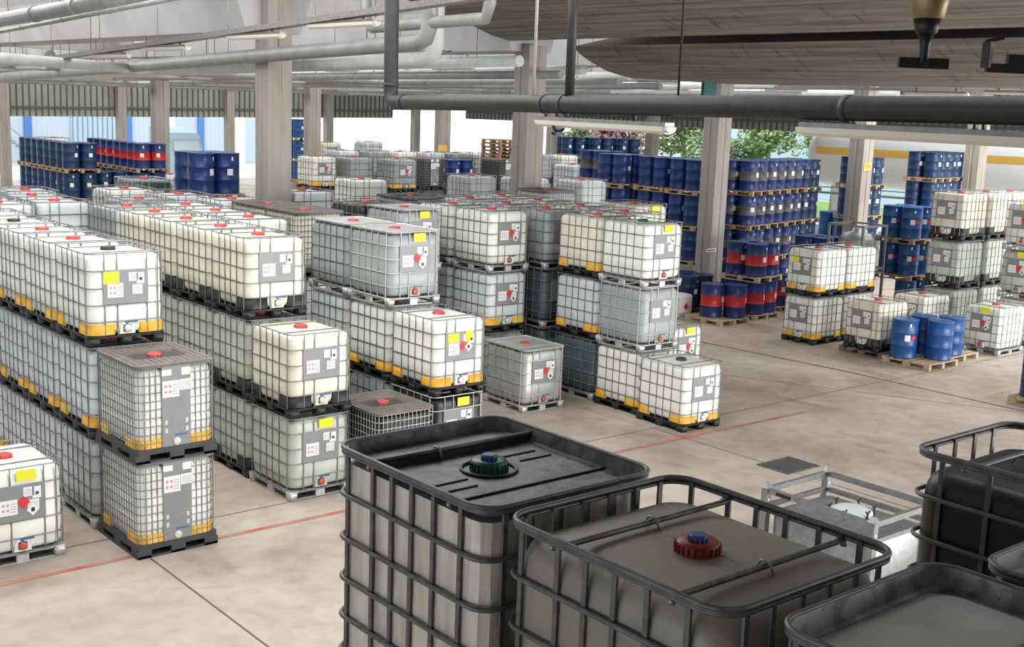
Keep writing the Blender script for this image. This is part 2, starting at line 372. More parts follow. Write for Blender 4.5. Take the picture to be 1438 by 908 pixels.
struct('wall_left', MB().box(-20.3, -20, -8, -3.5, -0.3, 9.2).box(-20.3, -20, 17.5, 75, -0.3, 9.2).box(-20.3, -20, -3.5, 17.5, 6, 9.2).mesh('wall_left', 'concrete_roof'), label='far left hall wall, out of frame')

for Y in (46.6, 69.0): struct('ceiling_beam', MB().box(-10, 52, Y - .2, Y + .2, 6.9, 7.8).mesh('ceiling_beam', 'concrete_roof'), label='concrete cross beam over the %s columns' % ('middle' if Y < 50 else 'far'))
# corrugated fascia above the openings, ribs and rails
def fascia(a, b, zb0, zb1, zt0, zt1, name, label, n, tie=True):
    a = Vector((*a, 0)); b = Vector((*b, 0)); t = (b - a).normalized(); e = Vector((-t.y, t.x, 0)) * 0.03; L = (b - a).length
    m_ = MB(); q = [a - e, b - e, b + e, a + e]; zb = [zb0, zb1, zb1, zb0]; zt = [zt0, zt1, zt1, zt0]
    m_.loft([[(q[i].x, q[i].y, zb[i]) for i in range(4)], [(q[i].x, q[i].y, zt[i]) for i in range(4)]], smooth=False)
    root = struct(name, m_.mesh(name, 'sheet_fascia'), label=label)
    rb = MB()
    for i in range(n + 1):
        f = i / n; p = a + (b - a) * f - e * 2.2; rb.bar((p.x, p.y, zb0 + (zb1 - zb0) * f), (p.x, p.y, zt0 + (zt1 - zt0) * f), 0.07)
    h = 0.16
    pa = a - e * 3.4; pb = b - e * 3.4
    rb.bar((pa.x, pa.y, zb0 + (zt0 - zb0) * h), (pb.x, pb.y, zb1 + (zt1 - zb1) * h), 0.07, 0.12)
    obj('rib', rb.mesh('rib', 'fascia_rib'), root)
fascia((14, 69.6), (47.0, 69.6), 3.72, 4.31, 6.9, 7.3, 'wall_back', 'ribbed grey sheet fascia over the far opening', 95)
fascia((47.0, 69.7), (52, 69.7), 4.85, 4.95, 7.3, 7.4, 'wall_back', 'short raised piece of the ribbed far fascia', 12)
fascia((52, 67.6), (52, 8), 4.43, 5.0, 7.3, 8.0, 'wall_right', 'ribbed grey sheet fascia over the opening on the right side', 150)

# skylight panels between the far girders
for X in (8.9, 15.9, 22.9, 29.9, 36.9, 44):
    struct('window_1', MB().box(X - 1.7, X + 1.7, 24, 68, 8.93, 8.98).mesh('skylight_panel', 'skylight_panel'), label='long milky roof light between two girders')

# ------------------------------------------------------------------ pipes, trays, lamps under the roof
def pipe(name, pts, r, mt, label, cat='pipe', group=None, seg=12, flanges=None):
    o = obj(name, MB().tube(pts, r, seg).mesh(name, mt)); tag(o, label, cat, group)
    if flanges and r >= .1 and abs(pts[0][2] - pts[1][2]) < 2:
        m_ = MB(); A_ = Vector(pts[0]); B_ = Vector(pts[1]); n_ = max(2, int((A_ - B_).length / 3.2))
        for k in range(n_):
            p = A_.lerp(B_, (k + .5) / n_); obj('hanger', MB().tube([p, (p.x, p.y, 8.85)], .011, 5).mesh('hanger', 'tray'), o)
    if flanges:
        m_ = MB()
        for t in flanges:
            a = Vector(pts[0]).lerp(Vector(pts[-1]), t); d = (Vector(pts[-1]) - Vector(pts[0])).normalized() * 0.04
            obj('coupling', MB().tube([a - d, a + d], r * 1.18, seg).mesh('coupling', mt), o)
    return o
def elbow(a, c, b, r, n=6):
    a, c, b = Vector(a), Vector(c), Vector(b); out = []
    p0 = c + (a - c).normalized() * r; p1 = c + (b - c).normalized() * r
    for i in range(n + 1):
        t = i / n; out.append(tuple(p0 * (1 - t) ** 2 + c * 2 * t * (1 - t) + p1 * t * t))
    return out
P0 = (9.36, 13.93, 8.95); P1 = (9.40, 13.95, 5.44); P2 = (5.97, -7.92, 5.66)
bp_ = obj('drain_pipe', MB().tube([P0] + elbow(P0, P1, P2, 0.16) + [P2], 0.098, 18).mesh('drain_pipe', 'pipe_dark'))
tag(bp_, 'thick black pipe with an elbow crossing the picture under the roof', 'pipe')
m_ = MB()
for t in (0.01, 0.17, 0.187, 0.37, 0.7):
    a = Vector(P1).lerp(Vector(P2), t + 0.01); d = (Vector(P2) - Vector(P1)).normalized() * 0.03; obj('coupling', MB().tube([a - d, a + d], 0.107, 18).mesh('coupling', 'pipe_dark'), bp_)
a = Vector(P1) + Vector((0, 0, 0.2)); obj('coupling', MB().tube([a, a + Vector((0, 0, .05))], 0.107, 18).mesh('coupling', 'pipe_dark'), bp_)
pipe('branch_pipe', [(8.71, 9.56, 5.52), (8.71, 9.56, 7.2)], 0.052, 'pipe_dark', 'short black drop pipe joining the long black pipe', seg=10)
pipe('hanger_rod', [(8.43, 7.75, 5.56), (8.43, 7.75, 9.0)], 0.012, 'black_iron', 'thin black rod above the middle of the black pipe', 'rod', seg=6)
pipe('hanger_rod', [(8.82, 10.27, 5.5), (8.82, 10.27, 9.0)], 0.018, 'galv_bright', 'thin bright steel rod left of the short black drop pipe', 'rod', seg=6)
def clamp(x, y, z, s, label):
    t = empty('pipe_clamp', (x, y, z)); tag(t, label, 'clamp')
    pts = [(math.cos(a) * s * .5, 0, math.sin(a) * s * .5) for a in [2 * PI * k / 12 for k in range(12)]]
    obj('ring', MB().tube([(p[0] * 0.77 , p[0] * -0.64, p[2]) for p in pts], s * 0.16, 6, closed=True).mesh('ring', 'black_iron'), t)
    obj('foot', MB().box(-s * .6, s * .6, -s * .3, s * .3, -s * .85, -s * .55).box(-s * .3, s * .3, -s * .2, s * .2, s * .5, s * 1.35).mesh('foot', 'black_iron'), t)
clamp(8.74, 9.74, 5.25, 0.115, 'black pipe clamp below the short drop pipe')
clamp(8.53, 8.41, 5.315, 0.07, 'small black pipe clamp at the middle of the pipe')
clamp(7.91, 4.46, 5.38, 0.055, 'small black pipe clamp near the right picture edge')

CACHE = {}
def once(key, fn):
    if key not in CACHE: CACHE[key] = fn()
    return CACHE[key]
# lamp fixtures: housing + cover (+ tray above)
def lamp_mesh(L):
    h = MB().box(-0.055, 0.055, -L / 2, L / 2, 0.035, 0.075); c = MB()
    poly = [(-0.075, 0.035), (-0.065, -0.01), (-0.03, -0.035), (0.03, -0.035), (0.065, -0.01), (0.075, 0.035)]
    c.prism(poly, -L / 2 + .02, L / 2 - .02)
    c.prism([(x * .8, z * .8 + .006) for x, z in poly], L / 2 - .02, L / 2 + .03); c.prism([(x * .8, z * .8 + .006) for x, z in poly], -L / 2 - .03, -L / 2 + .02)
    return h.mesh('housing', 'galv'), c.mesh('cover', 'lamp_cover')
LM = lamp_mesh(1.9); LM2 = lamp_mesh(2.3)
def lamp(x, y, z, rz, label, group=None, hang=0.03, lm=LM):
    t = empty('strip_light', (x, y, z), rz); tag(t, label, 'lamp', group)
    obj('housing', lm[0], t); obj('cover', lm[1], t)
    hm = once(('lh', round(hang, 2)), lambda: MB().box(-.012, .012, -.012, .012, .07, .075 + hang).mesh('bracket', 'black_iron'))
    for q in (-.6, .6): obj('bracket', hm, t, (0, q, 0))
    return t
def direc(a, b): return math.atan2(b[0] - a[0], b[1] - a[1])
lamp(8.62, 8.98, 5.27, -0.157, 'long strip light hung just under the black pipe near the centre', None, .10, LM2)
lamp(7.99, 4.98, 5.33, -0.157, 'long strip light hung just under the black pipe at the right', None, .08, LM2)

# nearest cable tray with lamps, then ranks of trays and pipes running away
def tray(a, b, mt, label, group, rods=6, wd=0.16, top=8.9):
    a = Vector(a); b = Vector(b); o = obj('cable_tray', MB().bar(a, b, wd, 0.02).bar(a + Vector((wd / 2, 0, .035)), b + Vector((wd / 2, 0, .035)), 0.012, 0.09).bar(a + Vector((-wd / 2, 0, .035)), b + Vector((-wd / 2, 0, .035)), 0.012, 0.09).mesh('cable_tray', mt))
    tag(o, label, 'cable tray', group)
    for i in range(rods):
        p = a.lerp(b, (i + 0.5) / rods); r = MB().tube([p + Vector((0, 0, .02)), (p.x, p.y, top)], 0.012, 5)
        r.tube([p + Vector((-.07, 0, 0.02)), p + Vector((0, 0, 0.12)), p + Vector((.07, 0, 0.02))], 0.01, 5)
        obj('hanger', r.mesh('hanger', 'galv_bright'), o)
    return o
def on(a, b, y):
    t = (y - a[1]) / (b[1] - a[1]); return tuple(a[i] + (b[i] - a[i]) * t for i in range(3))
TA, TB = (10.0, 12.5, 6.82), (10.0, 33.5, 5.90)
tray(TA, TB, 'tray', 'long perforated cable tray nearest the camera, carrying strip lights', None, 7, 0.2)
for y, nm in ((16.2, 'rightmost, half hidden by the black riser'), (19.0, 'crossing in front of the near column'), (22.6, 'second left of the near column'), (25.4, 'third left of the near column'), (30.5, 'farthest left')):
    p = on(TA, TB, y); lamp(p[0], p[1], p[2] - 0.10, 0, 'strip light on the nearest cable tray, ' + nm)
pipe('sprinkler_main', [(9, 30.5, 6.93), (9, 20.5, 7.16)], 0.16, 'pipe_grey', 'thick grey pipe at the top left corner', flanges=(0.05, 0.35, 0.6))
pipe('sprinkler_branch', [(8.5, 30, 6.54), (8.5, 18, 6.98)], 0.045, 'pipe_grey', 'thin grey pipe sloping below the thick top left pipe', flanges=(0.3, 0.5, 0.7))
pipe('vent_pipe', [(12, 18.65, 8.6), (12, 18.65, 6.85), (12, 18.45, 6.72), (12, 15.2, 6.78), (12, 15.1, 7.0), (12, 15.1, 8.7)], 0.10, 'pipe_grey', 'pale grey pipe with an elbow left of the black riser', seg=12)
pipe('roof_pipe', [(12, 39.5, 5.72), (12, 17.0, 6.44), (12, 16.8, 6.5), (12, 16.7, 6.7), (12, 16.7, 8.8)], 0.14, 'pipe_grey', 'thick grey pipe passing behind the near column', flanges=(0.2, 0.5, 0.75))
pipe('roof_pipe', [(13.6, 44, 5.8), (13.6, 19.0, 6.25), (13.6, 18.8, 6.32), (13.6, 18.7, 6.5), (13.6, 18.7, 8.2)], 0.15, 'pipe_pale', 'pale pipe just below the grey pipe by the near column', flanges=(0.2, 0.45, 0.75))
pipe('roof_pipe', [(2.0, 23.5, 6.1), (12.5, 29.5, 6.0)], 0.12, 'pipe_pale', 'pale cross pipe at upper left under the cable tray', flanges=(0.3, 0.95))
rr = random.Random(3)
ordn = ('first', 'second', 'third', 'fourth', 'fifth', 'sixth')
k_ = 0
for bi, X in enumerate((16.8, 20.6, 23.8, 30.5, 37.5, 43.5)):
    y0, y1 = (22.6 if X < 18 else 24.5 if X < 22 else 26), 67
    za = lambda y: 6.55 - 0.012 * (y - 24)
    a, b = (X, y0, za(y0)), (X, y1, za(y1))
    tray(a, b, 'tray', 'cable tray of the %s bay beyond the near columns' % ordn[bi], 'cable trays of the far bays', 9, 0.18)
    for j in range(9):
        y = y0 + 3 + j * 5.9
        if y < 66: p = on(a, b, y); lamp(p[0], p[1], p[2] - 0.10, 0, 'strip light in the ranks under the far roof', 'strip lights of the far bays')
    pipe('roof_pipe', [(X + 1.3, y0 - 1, za(y0) - 0.1), (X + 1.3, y1, za(y1) - 0.2)], 0.13, 'pipe_pale', 'pale pipe in the %s far bay, close beside its cable tray' % ordn[bi], flanges=(0.1, 0.3, 0.5, 0.7))
    pipe('roof_pipe', [(X + 2.6, y0 - 1, za(y0) - 0.35), (X + 2.6, y1, za(y1) - 0.25)], 0.10, 'pipe_grey', 'grey pipe in the %s far bay, lower than its pale neighbour' % ordn[bi], flanges=(0.2, 0.6))
for X in (27.2, 31, 36, 41): 
    a, b = (X, 10, 6.25), (X, 23, 6.15)
for i, Y in enumerate((34, 40, 54, 62)):
    pipe('cross_pipe', [(4, Y, 6.1 - .012 * (Y - 24)), (50, Y, 6.35 - .012 * (Y - 24))], 0.10, 'pipe_grey', 'grey cross pipe spanning the far bays, %s from the camera' % ordn[i], flanges=(0.2, 0.4, 0.6, 0.8))
for i, (x, y) in enumerate(((29.5, 15.5), (30.2, 18.3), (33.5, 17.0), (36.3, 20.5), (31.5, 12.2))):
    lamp(x, y, 6.22 - 0.03 * i, 0.0, hang=(0.45 if i == 2 else 2.68 + .03 * i), label= ('strip light under the lower shell edge, by the signed column', 'second strip light above the blue drum stack', 'strip light above the navy drums on the right', 'far right strip light near the last column', 'strip light at the right picture edge under the shell')[i])
tray((31.8, 8, 6.34), (31.8, 30, 6.30), 'tray', 'cable tray under the right roof edge', None, 4)
obj_ = MB().box(-.25, .25, -.05, .05, -.35, .35).mesh('notice_board', 'cap_teal')
tag(obj('notice_board', obj_, loc=(24.9, 21.8, 6.0)), 'small dark green board hung above the black pipe', 'board')

# foreground valve nozzle and bracket at top right
t = empty('hose_valve', (2.76, 1.715, 5.585)); tag(t, 'brass cone fitting with black cross handle hanging at top right', 'valve')
obj('cone', MB().lathe([(0.036, 0.112), (0.040, 0.116), (0.062, 0.22), (0.06, 0.22)], 20).mesh('cone', 'brass'), t)
obj('collar', MB().lathe([(0.02, 0.075), (0.028, 0.08), (0.034, 0.112), (0.02, 0.114)], 16).mesh('collar', 'black_iron'), t)
obj('stem', MB().lathe([(0.014, 0.0), (0.012, 0.03), (0.013, 0.05), (0.02, 0.078)], 12).mesh('stem', 'black_iron'), t)
obj('handle', MB().bar((-0.048, 0.04, 0.004), (0.048, -0.04, 0.004), 0.014, 0.026).bar((-0.02, -0.024, 0.004), (0.02, 0.024, 0.004), 0.012, 0.016).mesh('handle', 'black_iron'), t)
t = empty('wall_bracket', (3.86, 2.14, 5.63)); tag(t, 'dark iron bracket at the right picture edge below the roof', 'bracket')
obj('plate', MB().bar((-0.02, 0.01, 0.0), (0.2, -0.14, 0.0), 0.02, 0.03).bar((-0.02, 0.01, 0.0), (-0.02, 0.01, 0.085), 0.02, 0.03).mesh('plate', 'black_iron'), t)
obj('hook', MB().bar((-0.03, 0.015, 0.085), (0.02, -0.02, 0.10), 0.012).bar((0.04, -0.03, 0.03), (0.2, -0.14, 0.03), 0.02, 0.035).mesh('hook', 'black_iron'), t)
t = obj('steel_joist', MB().bar((6.82, 2.36, 5.80), (6.35, 0.30, 5.79), 0.1, 0.10).mesh('steel_joist', 'pipe_dark')); tag(t, 'dark joist at the upper right corner', 'joist', kind='structure')

# signs on the columns
t = obj('warning_sign', MB().box(-.2, .2, -.012, 0, -.13, .13).mesh('warning_sign', 'stripe_orange'), loc=(33.45, 22.42, 3.95)); tag(t, 'small orange sign fixed to a concrete column', 'sign')
obj('print', MB().box(-.15, .15, -.014, -.012, -.02, .0).box(-.13, .13, -.014, -.012, .04, .06).mesh('print', 'paper_red'), t)
t = obj('warning_sign', MB().box(-.25, .25, -.012, 0, -.15, .15).mesh('warning_sign', 'stripe_orange'), loc=(34.2, 46.3, 3.35)); tag(t, 'small orange sign on the middle-distance column', 'sign')
t = obj('notice_label', MB().box(-.2, .2, -.012, 0, -.05, .05).mesh('notice_label', 'paper'), loc=(26.15, 22.42, 1.62)); tag(t, 'small white notice low on the column by the red-banded drums', 'sign')
obj('print', MB().box(-.16, .16, -.014, -.012, -.015, .015).mesh('print', 'paper_black'), t)

# ------------------------------------------------------------------ caged tanks (IBC)
def tank_mesh(mt, wd=0.95, ln=1.15, z0=0.155, z1=1.125, n=5):
    R = 0.13; L = []
    for z, i, ex in ((z0, 0.05, 0), (z0 + 0.02, 0.015, 0), (z0 + 0.06, 0, 0), (z0 + 0.32, -0.012, 0), (z0 + 0.34, -0.004, 0), (z0 + 0.58, -0.012, 0), (z0 + 0.6, -0.004, 0), (z1 - 0.14, -0.006, 0), (z1 - 0.06, 0.004, 0), (z1 - 0.025, 0.022, 0), (z1 - 0.006, 0.055, 0), (z1, 0.11, 0)):
        L.append(rrect(wd - 2 * i, ln - 2 * i, max(0.03, R - i * .5), z, n))
    L.append(rrect(0.3, 0.42, 0.05, z1 + 0.006, n))
    return MB().loft(L).mesh('tank', mt)
def cage_mesh(mt, H=1.165, dense=False, r=0.0085, seg=6, plate='wide', rimr=None, n=4):
    m_ = MB(); W, Ln, R = 1.0, 1.2, 0.10; sz = H / 1.165; rimr = rimr or r
    if dense: zs = [1.13, 1.03, .93, .83, .73, .63, .53, .43, .33, .23, .155]
    else: zs = [1.155, .945, .73, .52, .31, .125]
    for i, z in enumerate(zs):
        m_.tube(rrect(W - .02, Ln - .02, R, z * sz, n), rimr if i in (0, len(zs) - 1) else r, seg, closed=True)
    zb = zs[-1] * sz; zt = zs[0] * sz; off = r * 1.0
    if dense: xs = [-.46 + .92 * i / 13 for i in range(14)]; ys = [-.54 + 1.08 * i / 15 for i in range(16)]
    else: xs = [-.28, -.12, .26, .40]; ys = [-.50, -.28, -.09, .08, .26, .49]
    for x in xs:
        m_.tube([(x, W * 0 + (Ln / 2 - .01), zb), (x, Ln / 2 - .01, zt)], r * .9, seg, cap=False)
        if dense and plate != 'none' and abs(x) < 0.2: continue
        if not dense and x in (-.07, .20) and False: continue
        m_.tube([(x, -(Ln / 2 - .01), zb), (x, -(Ln / 2 - .01), zt)], r * .9, seg, cap=False)
    for y in ys:
        for s in (-1, 1): m_.tube([(s * (W / 2 - .01), y, zb), (s * (W / 2 - .01), y, zt)], r * .9, seg, cap=False)
    return m_.mesh('cage', mt)
def pallet_mesh(kind):
    m_ = MB()
    if kind == 'plastic':
        m_.loft([rrect(.99, 1.19, .09, .105), rrect(1.0, 1.2, .09, .135)], smooth=False)
        for x in (-.41, 0, .41):
            for y in (-.5, 0, .5): m_.loft([rrect(.14, .17, .04, 0, 3, x, y), rrect(.17, .2, .05, .105, 3, x, y)])
        for x in (-.41, .41): m_.box(x - .05, x + .05, -.55, .55, 0, .022)
    elif kind == 'steel':
        m_.loft([rrect(.93, 1.13, .1, .10), rrect(.96, 1.16, .1, .13)], smooth=False)
        for x in (-.43, .43):
            for y in (-.53, .53): m_.loft([rrect(.12, .12, .03, 0, 3, x, y), rrect(.14, .14, .03, .135, 3, x, y)])
        for y in (-.53, 0, .53): m_.box(-.45, .45, y - .03, y + .03, .0, .014)
        m_.box(-.07, .07, -.57, -.52, 0, .10); m_.box(-.07, .07, .52, .57, 0, .10)
        for x in (-.46, .46): m_.box(x - .02, x + .02, -.07, .07, 0, .11)
        for x in (-.485, .465): m_.box(x, x + .02, -.5, .5, .095, .125)
        for x in (-.485, .465): m_.box(x, x + .02, -.5, .5, .0, .02)
    elif kind == 'composite':
        m_.loft([rrect(1.03, 1.22, .05, .10), rrect(1.03, 1.22, .05, .165)], smooth=False)
        for x0, x1 in ((-.515, -.34), (-.09, .09), (.34, .515)):
            for y0, y1 in ((-.61, -.43), (-.09, .09), (.43, .61)): m_.box(x0, x1, y0, y1, 0.03, .10)
        for x0, x1 in ((-.515, -.34), (-.09, .09), (.34, .515)): m_.box(x0, x1, -.61, .61, 0, .035)
        for y0, y1 in ((-.61, -.43), (.43, .61)): m_.box(-.51, .51, y0, y1, 0.0, .028)
    else:
        for i in range(7):
            y = -.56 + i * .187; m_.box(-.5, .5, y - .05, y + .05, .108, .13)
        for x in (-.45, 0, .45):
            m_.box(x - .05, x + .05, -.6, .6, .085, .108); m_.box(x - .05, x + .05, -.6, .6, 0, .02)
            for y in (-.53, 0, .53): m_.box(x - .05, x + .05, y - .07, y + .07, .02, .085)
    return m_.mesh('pallet', {'plastic': 'plastic_black', 'steel': 'galv_bright', 'composite': 'plastic_dark', 'wood': 'wood_dark'}[kind])
def guard_mesh(mt, z1=.275, ext=.19, exty=.2, wd=.975, ln=1.175):
    # one corner (front right), quarter arc with two short wings; others by rotation / mirror
    def path(o):
        P = []; R = .13; a0 = wd / 2 + o; b0 = ln / 2 + o
        P.append((a0 - R - ext, -b0)); n = 5
        for k in range(n + 1):
            a = -PI / 2 + k * PI / 2 / n; P.append((a0 - R + R * math.cos(a), -b0 + R + R * math.sin(a)))
        P.append((a0, -b0 + R + exty)); return P
    o = path(0.004); i = path(-0.02); z0 = .145; loops = []
    lo = [(x, y, z0) for x, y in o]; hi = [(x, y, z1) for x, y in o]; hi2 = [(x, y, z1) for x, y in i]; lo2 = [(x, y, z0) for x, y in i]
    m1 = MB().loft([lo, hi, hi2, lo2], cap0=False, cap1=False, closed=False)
    n = len(lo)
    m1.face([0, n, 2 * n, 3 * n]); m1.face([n - 1, 2 * n - 1, 3 * n - 1, 4 * n - 1])
    me1 = m1.mesh('corner_guard', mt)
    me2 = me1.copy()
    for v in me2.vertices: v.co.x = -v.co.x
    bm = bmesh.new(); bm.from_mesh(me2); bmesh.ops.recalc_face_normals(bm, faces=bm.faces); bm.to_mesh(me2); bm.free()
    return me1, me2
def lid_mesh(mt):
    z = 1.165; a, b = .505, .605
    o0 = rrect(1.01, 1.21, .09, z - .03); o1 = rrect(1.01, 1.21, .09, z); i1 = rrect(.66, .46, .06, z, 4, 0, .0); i0 = rrect(.62, .42, .05, z - .031, 4)
    m_ = MB().loft([o0, o1, i1, i0], cap0=False, cap1=True, smooth=False)
    for i in range(12):
        x = -.44 + i * .08
        if abs(x) > .34: m_.box(x, x + .012, -.5, .5, z, z + .005)
        else: m_.box(x, x + .012, -.52, -.26, z, z + .005); m_.box(x, x + .012, .26, .52, z, z + .005)
    return m_.mesh('lid', mt)
def flat_mesh():
    m_ = MB().loft([rrect(.98, 1.18, .09, 1.132), rrect(1.0, 1.2, .09, 1.16), rrect(.97, 1.17, .09, 1.162), rrect(.95, 1.15, .08, 1.148)], cap0=False, smooth=False)
    for y in (-.3, -.28, .3, .32): m_.box(-.46, .46, y, y + .008, 1.148, 1.153)
    return m_.mesh('lid', 'galv_bright')
def cap_mesh(mt):
    m_ = MB().lathe([(.10, -.03), (.102, -.012), (.085, -.01), (.085, .022), (.077, .030), (.04, .030), (.038, .028), (.0, .028)][:7], 20)
    for k in range(12):
        a = 2 * PI * k / 12; m_.box(math.cos(a) * .085 - .007, math.cos(a) * .085 + .007, math.sin(a) * .085 - .007, math.sin(a) * .085 + .007, -.008, .02)
    return m_.mesh('cap', mt)
def stick(x, z, wx, wz, mt, y=-.604, diamond=False, tilt=0):
    m_ = MB(); p = [(-wx / 2, -wz / 2), (wx / 2, -wz / 2), (wx / 2, wz / 2), (-wx / 2, wz / 2)]
    if diamond: p = [(0, -wx * .62), (wx * .62, 0), (0, wx * .62), (-wx * .62, 0)]
    c, s = math.cos(tilt), math.sin(tilt); p = [(a * c - b * s, a * s + b * c) for a, b in p]
    return m_.loft([[(a, 0, b) for a, b in p], [(a, -.002, b) for a, b in p]], smooth=False).mesh('sticker', mt), (x, y, z)
def printed(x, z, wx, wz, y=-.604, red=True, tilt=0):       # white paper with small marks
    m_ = MB(); m_.box(-wx / 2, wx / 2, -.002, 0, -wz / 2, wz / 2)
    m_.cur = 1
    if red:
        for i in range(2):
            for j in range(2):
                cx = -wx * .30 + i * wx * .26; cz = -wz * .16 + j * wz * .34; q = wz * .11
                n = len(m_.v); m_.v += [(cx, -.003, cz - q), (cx + q, -.003, cz), (cx, -.003, cz + q), (cx - q, -.003, cz)]; m_.face([n, n + 1, n + 2, n + 3])
    m_.cur = 2
    for j in range(4): m_.box((wx * .12 if red else -wx * .4), wx * .42, -.0028, -.002, -wz * .33 + j * wz * .18, -wz * .33 + j * wz * .18 + wz * .035)
    return m_.mesh('sticker', 'paper', 'mark_red', 'plate_grey'), (x, y, z)
def stickers(kind):
    L = []
    def ad(t, lb): L.append((t[0], t[1], lb))
    if kind in ('std', 'yel', 'yelbox', 'haz', 'yelhaz', 'multi'):
        ad(printed(-.15, .70, .20, .18), 'white printed label')
        if kind not in ('multi',): ad(printed(.13, .70, .13, .12, red=False), 'small white printed label')
        ad(printed(.08, .86, .12, .11, red=False), 'small white printed label')
        ad(stick(.17, .84, .10, .14, 'paper'), 'white square label'); ad(stick(.175, .83, .035, .035, 'paper_black', y=-.607), 'black square mark')
    if kind == 'yel': ad(stick(.06, 1.05, .22, .13, 'yellow'), 'blank yellow label')
    if kind == 'yelbox': ad(stick(-.20, .86, .20, .15, 'yellow'), 'blank yellow label')
    if kind in ('haz', 'yelhaz', 'multi'):
        ad(stick(.02, .74, .12, .12, 'paper_red', y=-.608, diamond=True), 'red diamond label')
        ad(stick(.12, .64 if kind != 'multi' else .72, .12, .12, 'paper', y=-.610, diamond=True), 'white diamond label')
        ad(stick(.12, .64 if kind != 'multi' else .72, .04, .05, 'paper_black', y=-.613), 'black mark on a white diamond')
    if kind == 'yelhaz': ad(stick(.06, 1.06, .22, .13, 'yellow'), 'blank yellow label')
    if kind == 'multi':
        ad(stick(-.16, .87, .20, .14, 'yellow'), 'yellow label'); ad(stick(.13, .88, .14, .16, 'yellow', y=-.607), 'yellow label'); 
    if kind == 'tall':
        ad(printed(-.07, .86, .21, .20), 'white printed label'); ad(printed(.12, .90, .16, .13, red=False), 'small white printed label')
        ad(stick(-.12, 1.06, .12, .07, 'paper'), 'small white label'); ad(stick(.12, 1.06, .11, .09, 'paper'), 'small white label')
        for i in range(2):
            for j in range(2): ad(stick(-.13 + i * .26, .36 + j * .1, .035, .055, 'tank_cool'), 'pale slot in the plate')
    return L
def valve_mesh(col):
    b = MB().lathe([(.05, -.55), (.05, -.585), (.042, -.59), (.042, -.598)], 14, (0, 0, .215), 'y').box(-.05, .05, -.59, -.5, .17, .26)
    h = MB().box(-.015, .015, -.595, -.56, .262, .29).box(-.03, .13, -.604, -.58, .285, .305)
    c = MB().lathe([(.048, -.598), (.048, -.612), (.02, -.616)], 14, (0, 0, .215), 'y')
    return b.mesh('valve', 'plastic_dark'), h.mesh('handle', 'valve_blue'), c.mesh('valve_cap', col)
def frontpan_mesh(mt):
    q = ((-.11, .15), (.11, .15), (.10, .25), (.05, .325), (-.05, .325), (-.10, .25))
    m_ = MB().loft([[(x, -.56, z) for x, z in q], [(x * .9, -.588, z - .004) for x, z in q]], smooth=False)
    return m_.mesh('valve_recess', mt)

def ibc(x0, y0, z, tank='white', pallet='plastic', guard=None, stk='std', cap='red', lid=None, H=1.165, rot='S', dense=False, cagemat='galv', valve='pale', detail=2, label='', group=None, rz=0.0, capm=None):
    """x0,y0: for rot S the front left corner (front faces -y); for rot W the corner with least x and y (front faces -x)."""
    if rot == 'S': c = (x0 + .5, y0 + .6); R = rz
    else: c = (x0 + .6, y0 + .5); R = -PI / 2 + rz
    t = empty('ibc_tank', (c[0], c[1], z), R); tag(t, label, 'container', group)
    s = H / 1.165
    def add(nm, me, loc=(0, 0, 0), lb=None, par=None):
        o = obj(nm, me, par or t, loc, 0, lb)
        if s != 1 and par is None: o.scale = (1, 1, s); o.location.z = loc[2] * s
        return o
    tk = 'tank_' + tank if 'tank_' + tank in MATS else tank
    add('tank', once(('t', tk), lambda: tank_mesh(tk)))
    add('cage', once(('c', cagemat, dense, stk == 'tall'), lambda: cage_mesh(cagemat, dense=dense, plate='tall' if stk == 'tall' else 'none', r=.0062 if dense else .0085)))
    add('pallet', once(('p', pallet), lambda: pallet_mesh(pallet)))
    if lid and lid != 'flat': add('lid_recess', once('lr', lambda: MB().loft([rrect(.61, .41, .05, 1.132), rrect(.61, .41, .05, 1.1355)], smooth=False).mesh('lid_recess', 'plastic_dark')))
    if lid: add('lid', once(('l', lid), lambda: lid_mesh(lid) if lid != 'flat' else flat_mesh()))
    else:
        add('tie_bar', once(('tb', cagemat), lambda: MB().tube([(-.49, -.3, 1.15), (-.44, -.3, 1.137), (.44, -.3, 1.137), (.49, -.3, 1.15)], .009, 6).mesh('tie_bar', cagemat)))
        add('tie_bar', once(('tb2', cagemat), lambda: MB().tube([(-.49, .3, 1.15), (-.44, .3, 1.137), (.44, .3, 1.137), (.49, .3, 1.15)], .009, 6).mesh('tie_bar', cagemat)))
    add('cap', once(('cap', cap), lambda: cap_mesh('cap_' + cap)), (0, 0, 1.145))
    if guard and detail >= 1:
        ga, gb = once(('g', guard), lambda: guard_mesh('orange' if guard == 'orange' else 'plastic_black', z1=.275 if guard == 'orange' else .31))
        for me in (ga, gb):
            add('corner_guard', me); o = add('corner_guard', me); o.rotation_euler.z = PI
    if detail >= 1:
        vb, vh, vc = once(('v', valve), lambda: valve_mesh('valve_' + valve))
        v = add('valve', vb); obj('handle', vh, v, label='blue lever handle'); obj('valve_cap', vc, v)
        add('valve_recess', once(('vr', tk), lambda: frontpan_mesh(tk)))
        if stk != 'none':
            pl = add('label_plate', once(('pl', stk == 'tall'), lambda: (MB().box(-.18, .18, -.602, -.59, .16, 1.13) if stk == 'tall' else MB().box(-.30, .27, -.602, -.588, .53, .945)).mesh('label_plate', 'plate_grey')))
            if detail >= 2:
                for me, lc, lb in once(('s', stk), lambda: stickers(stk)): obj('sticker', me, pl, lc, 0, lb)
    return t

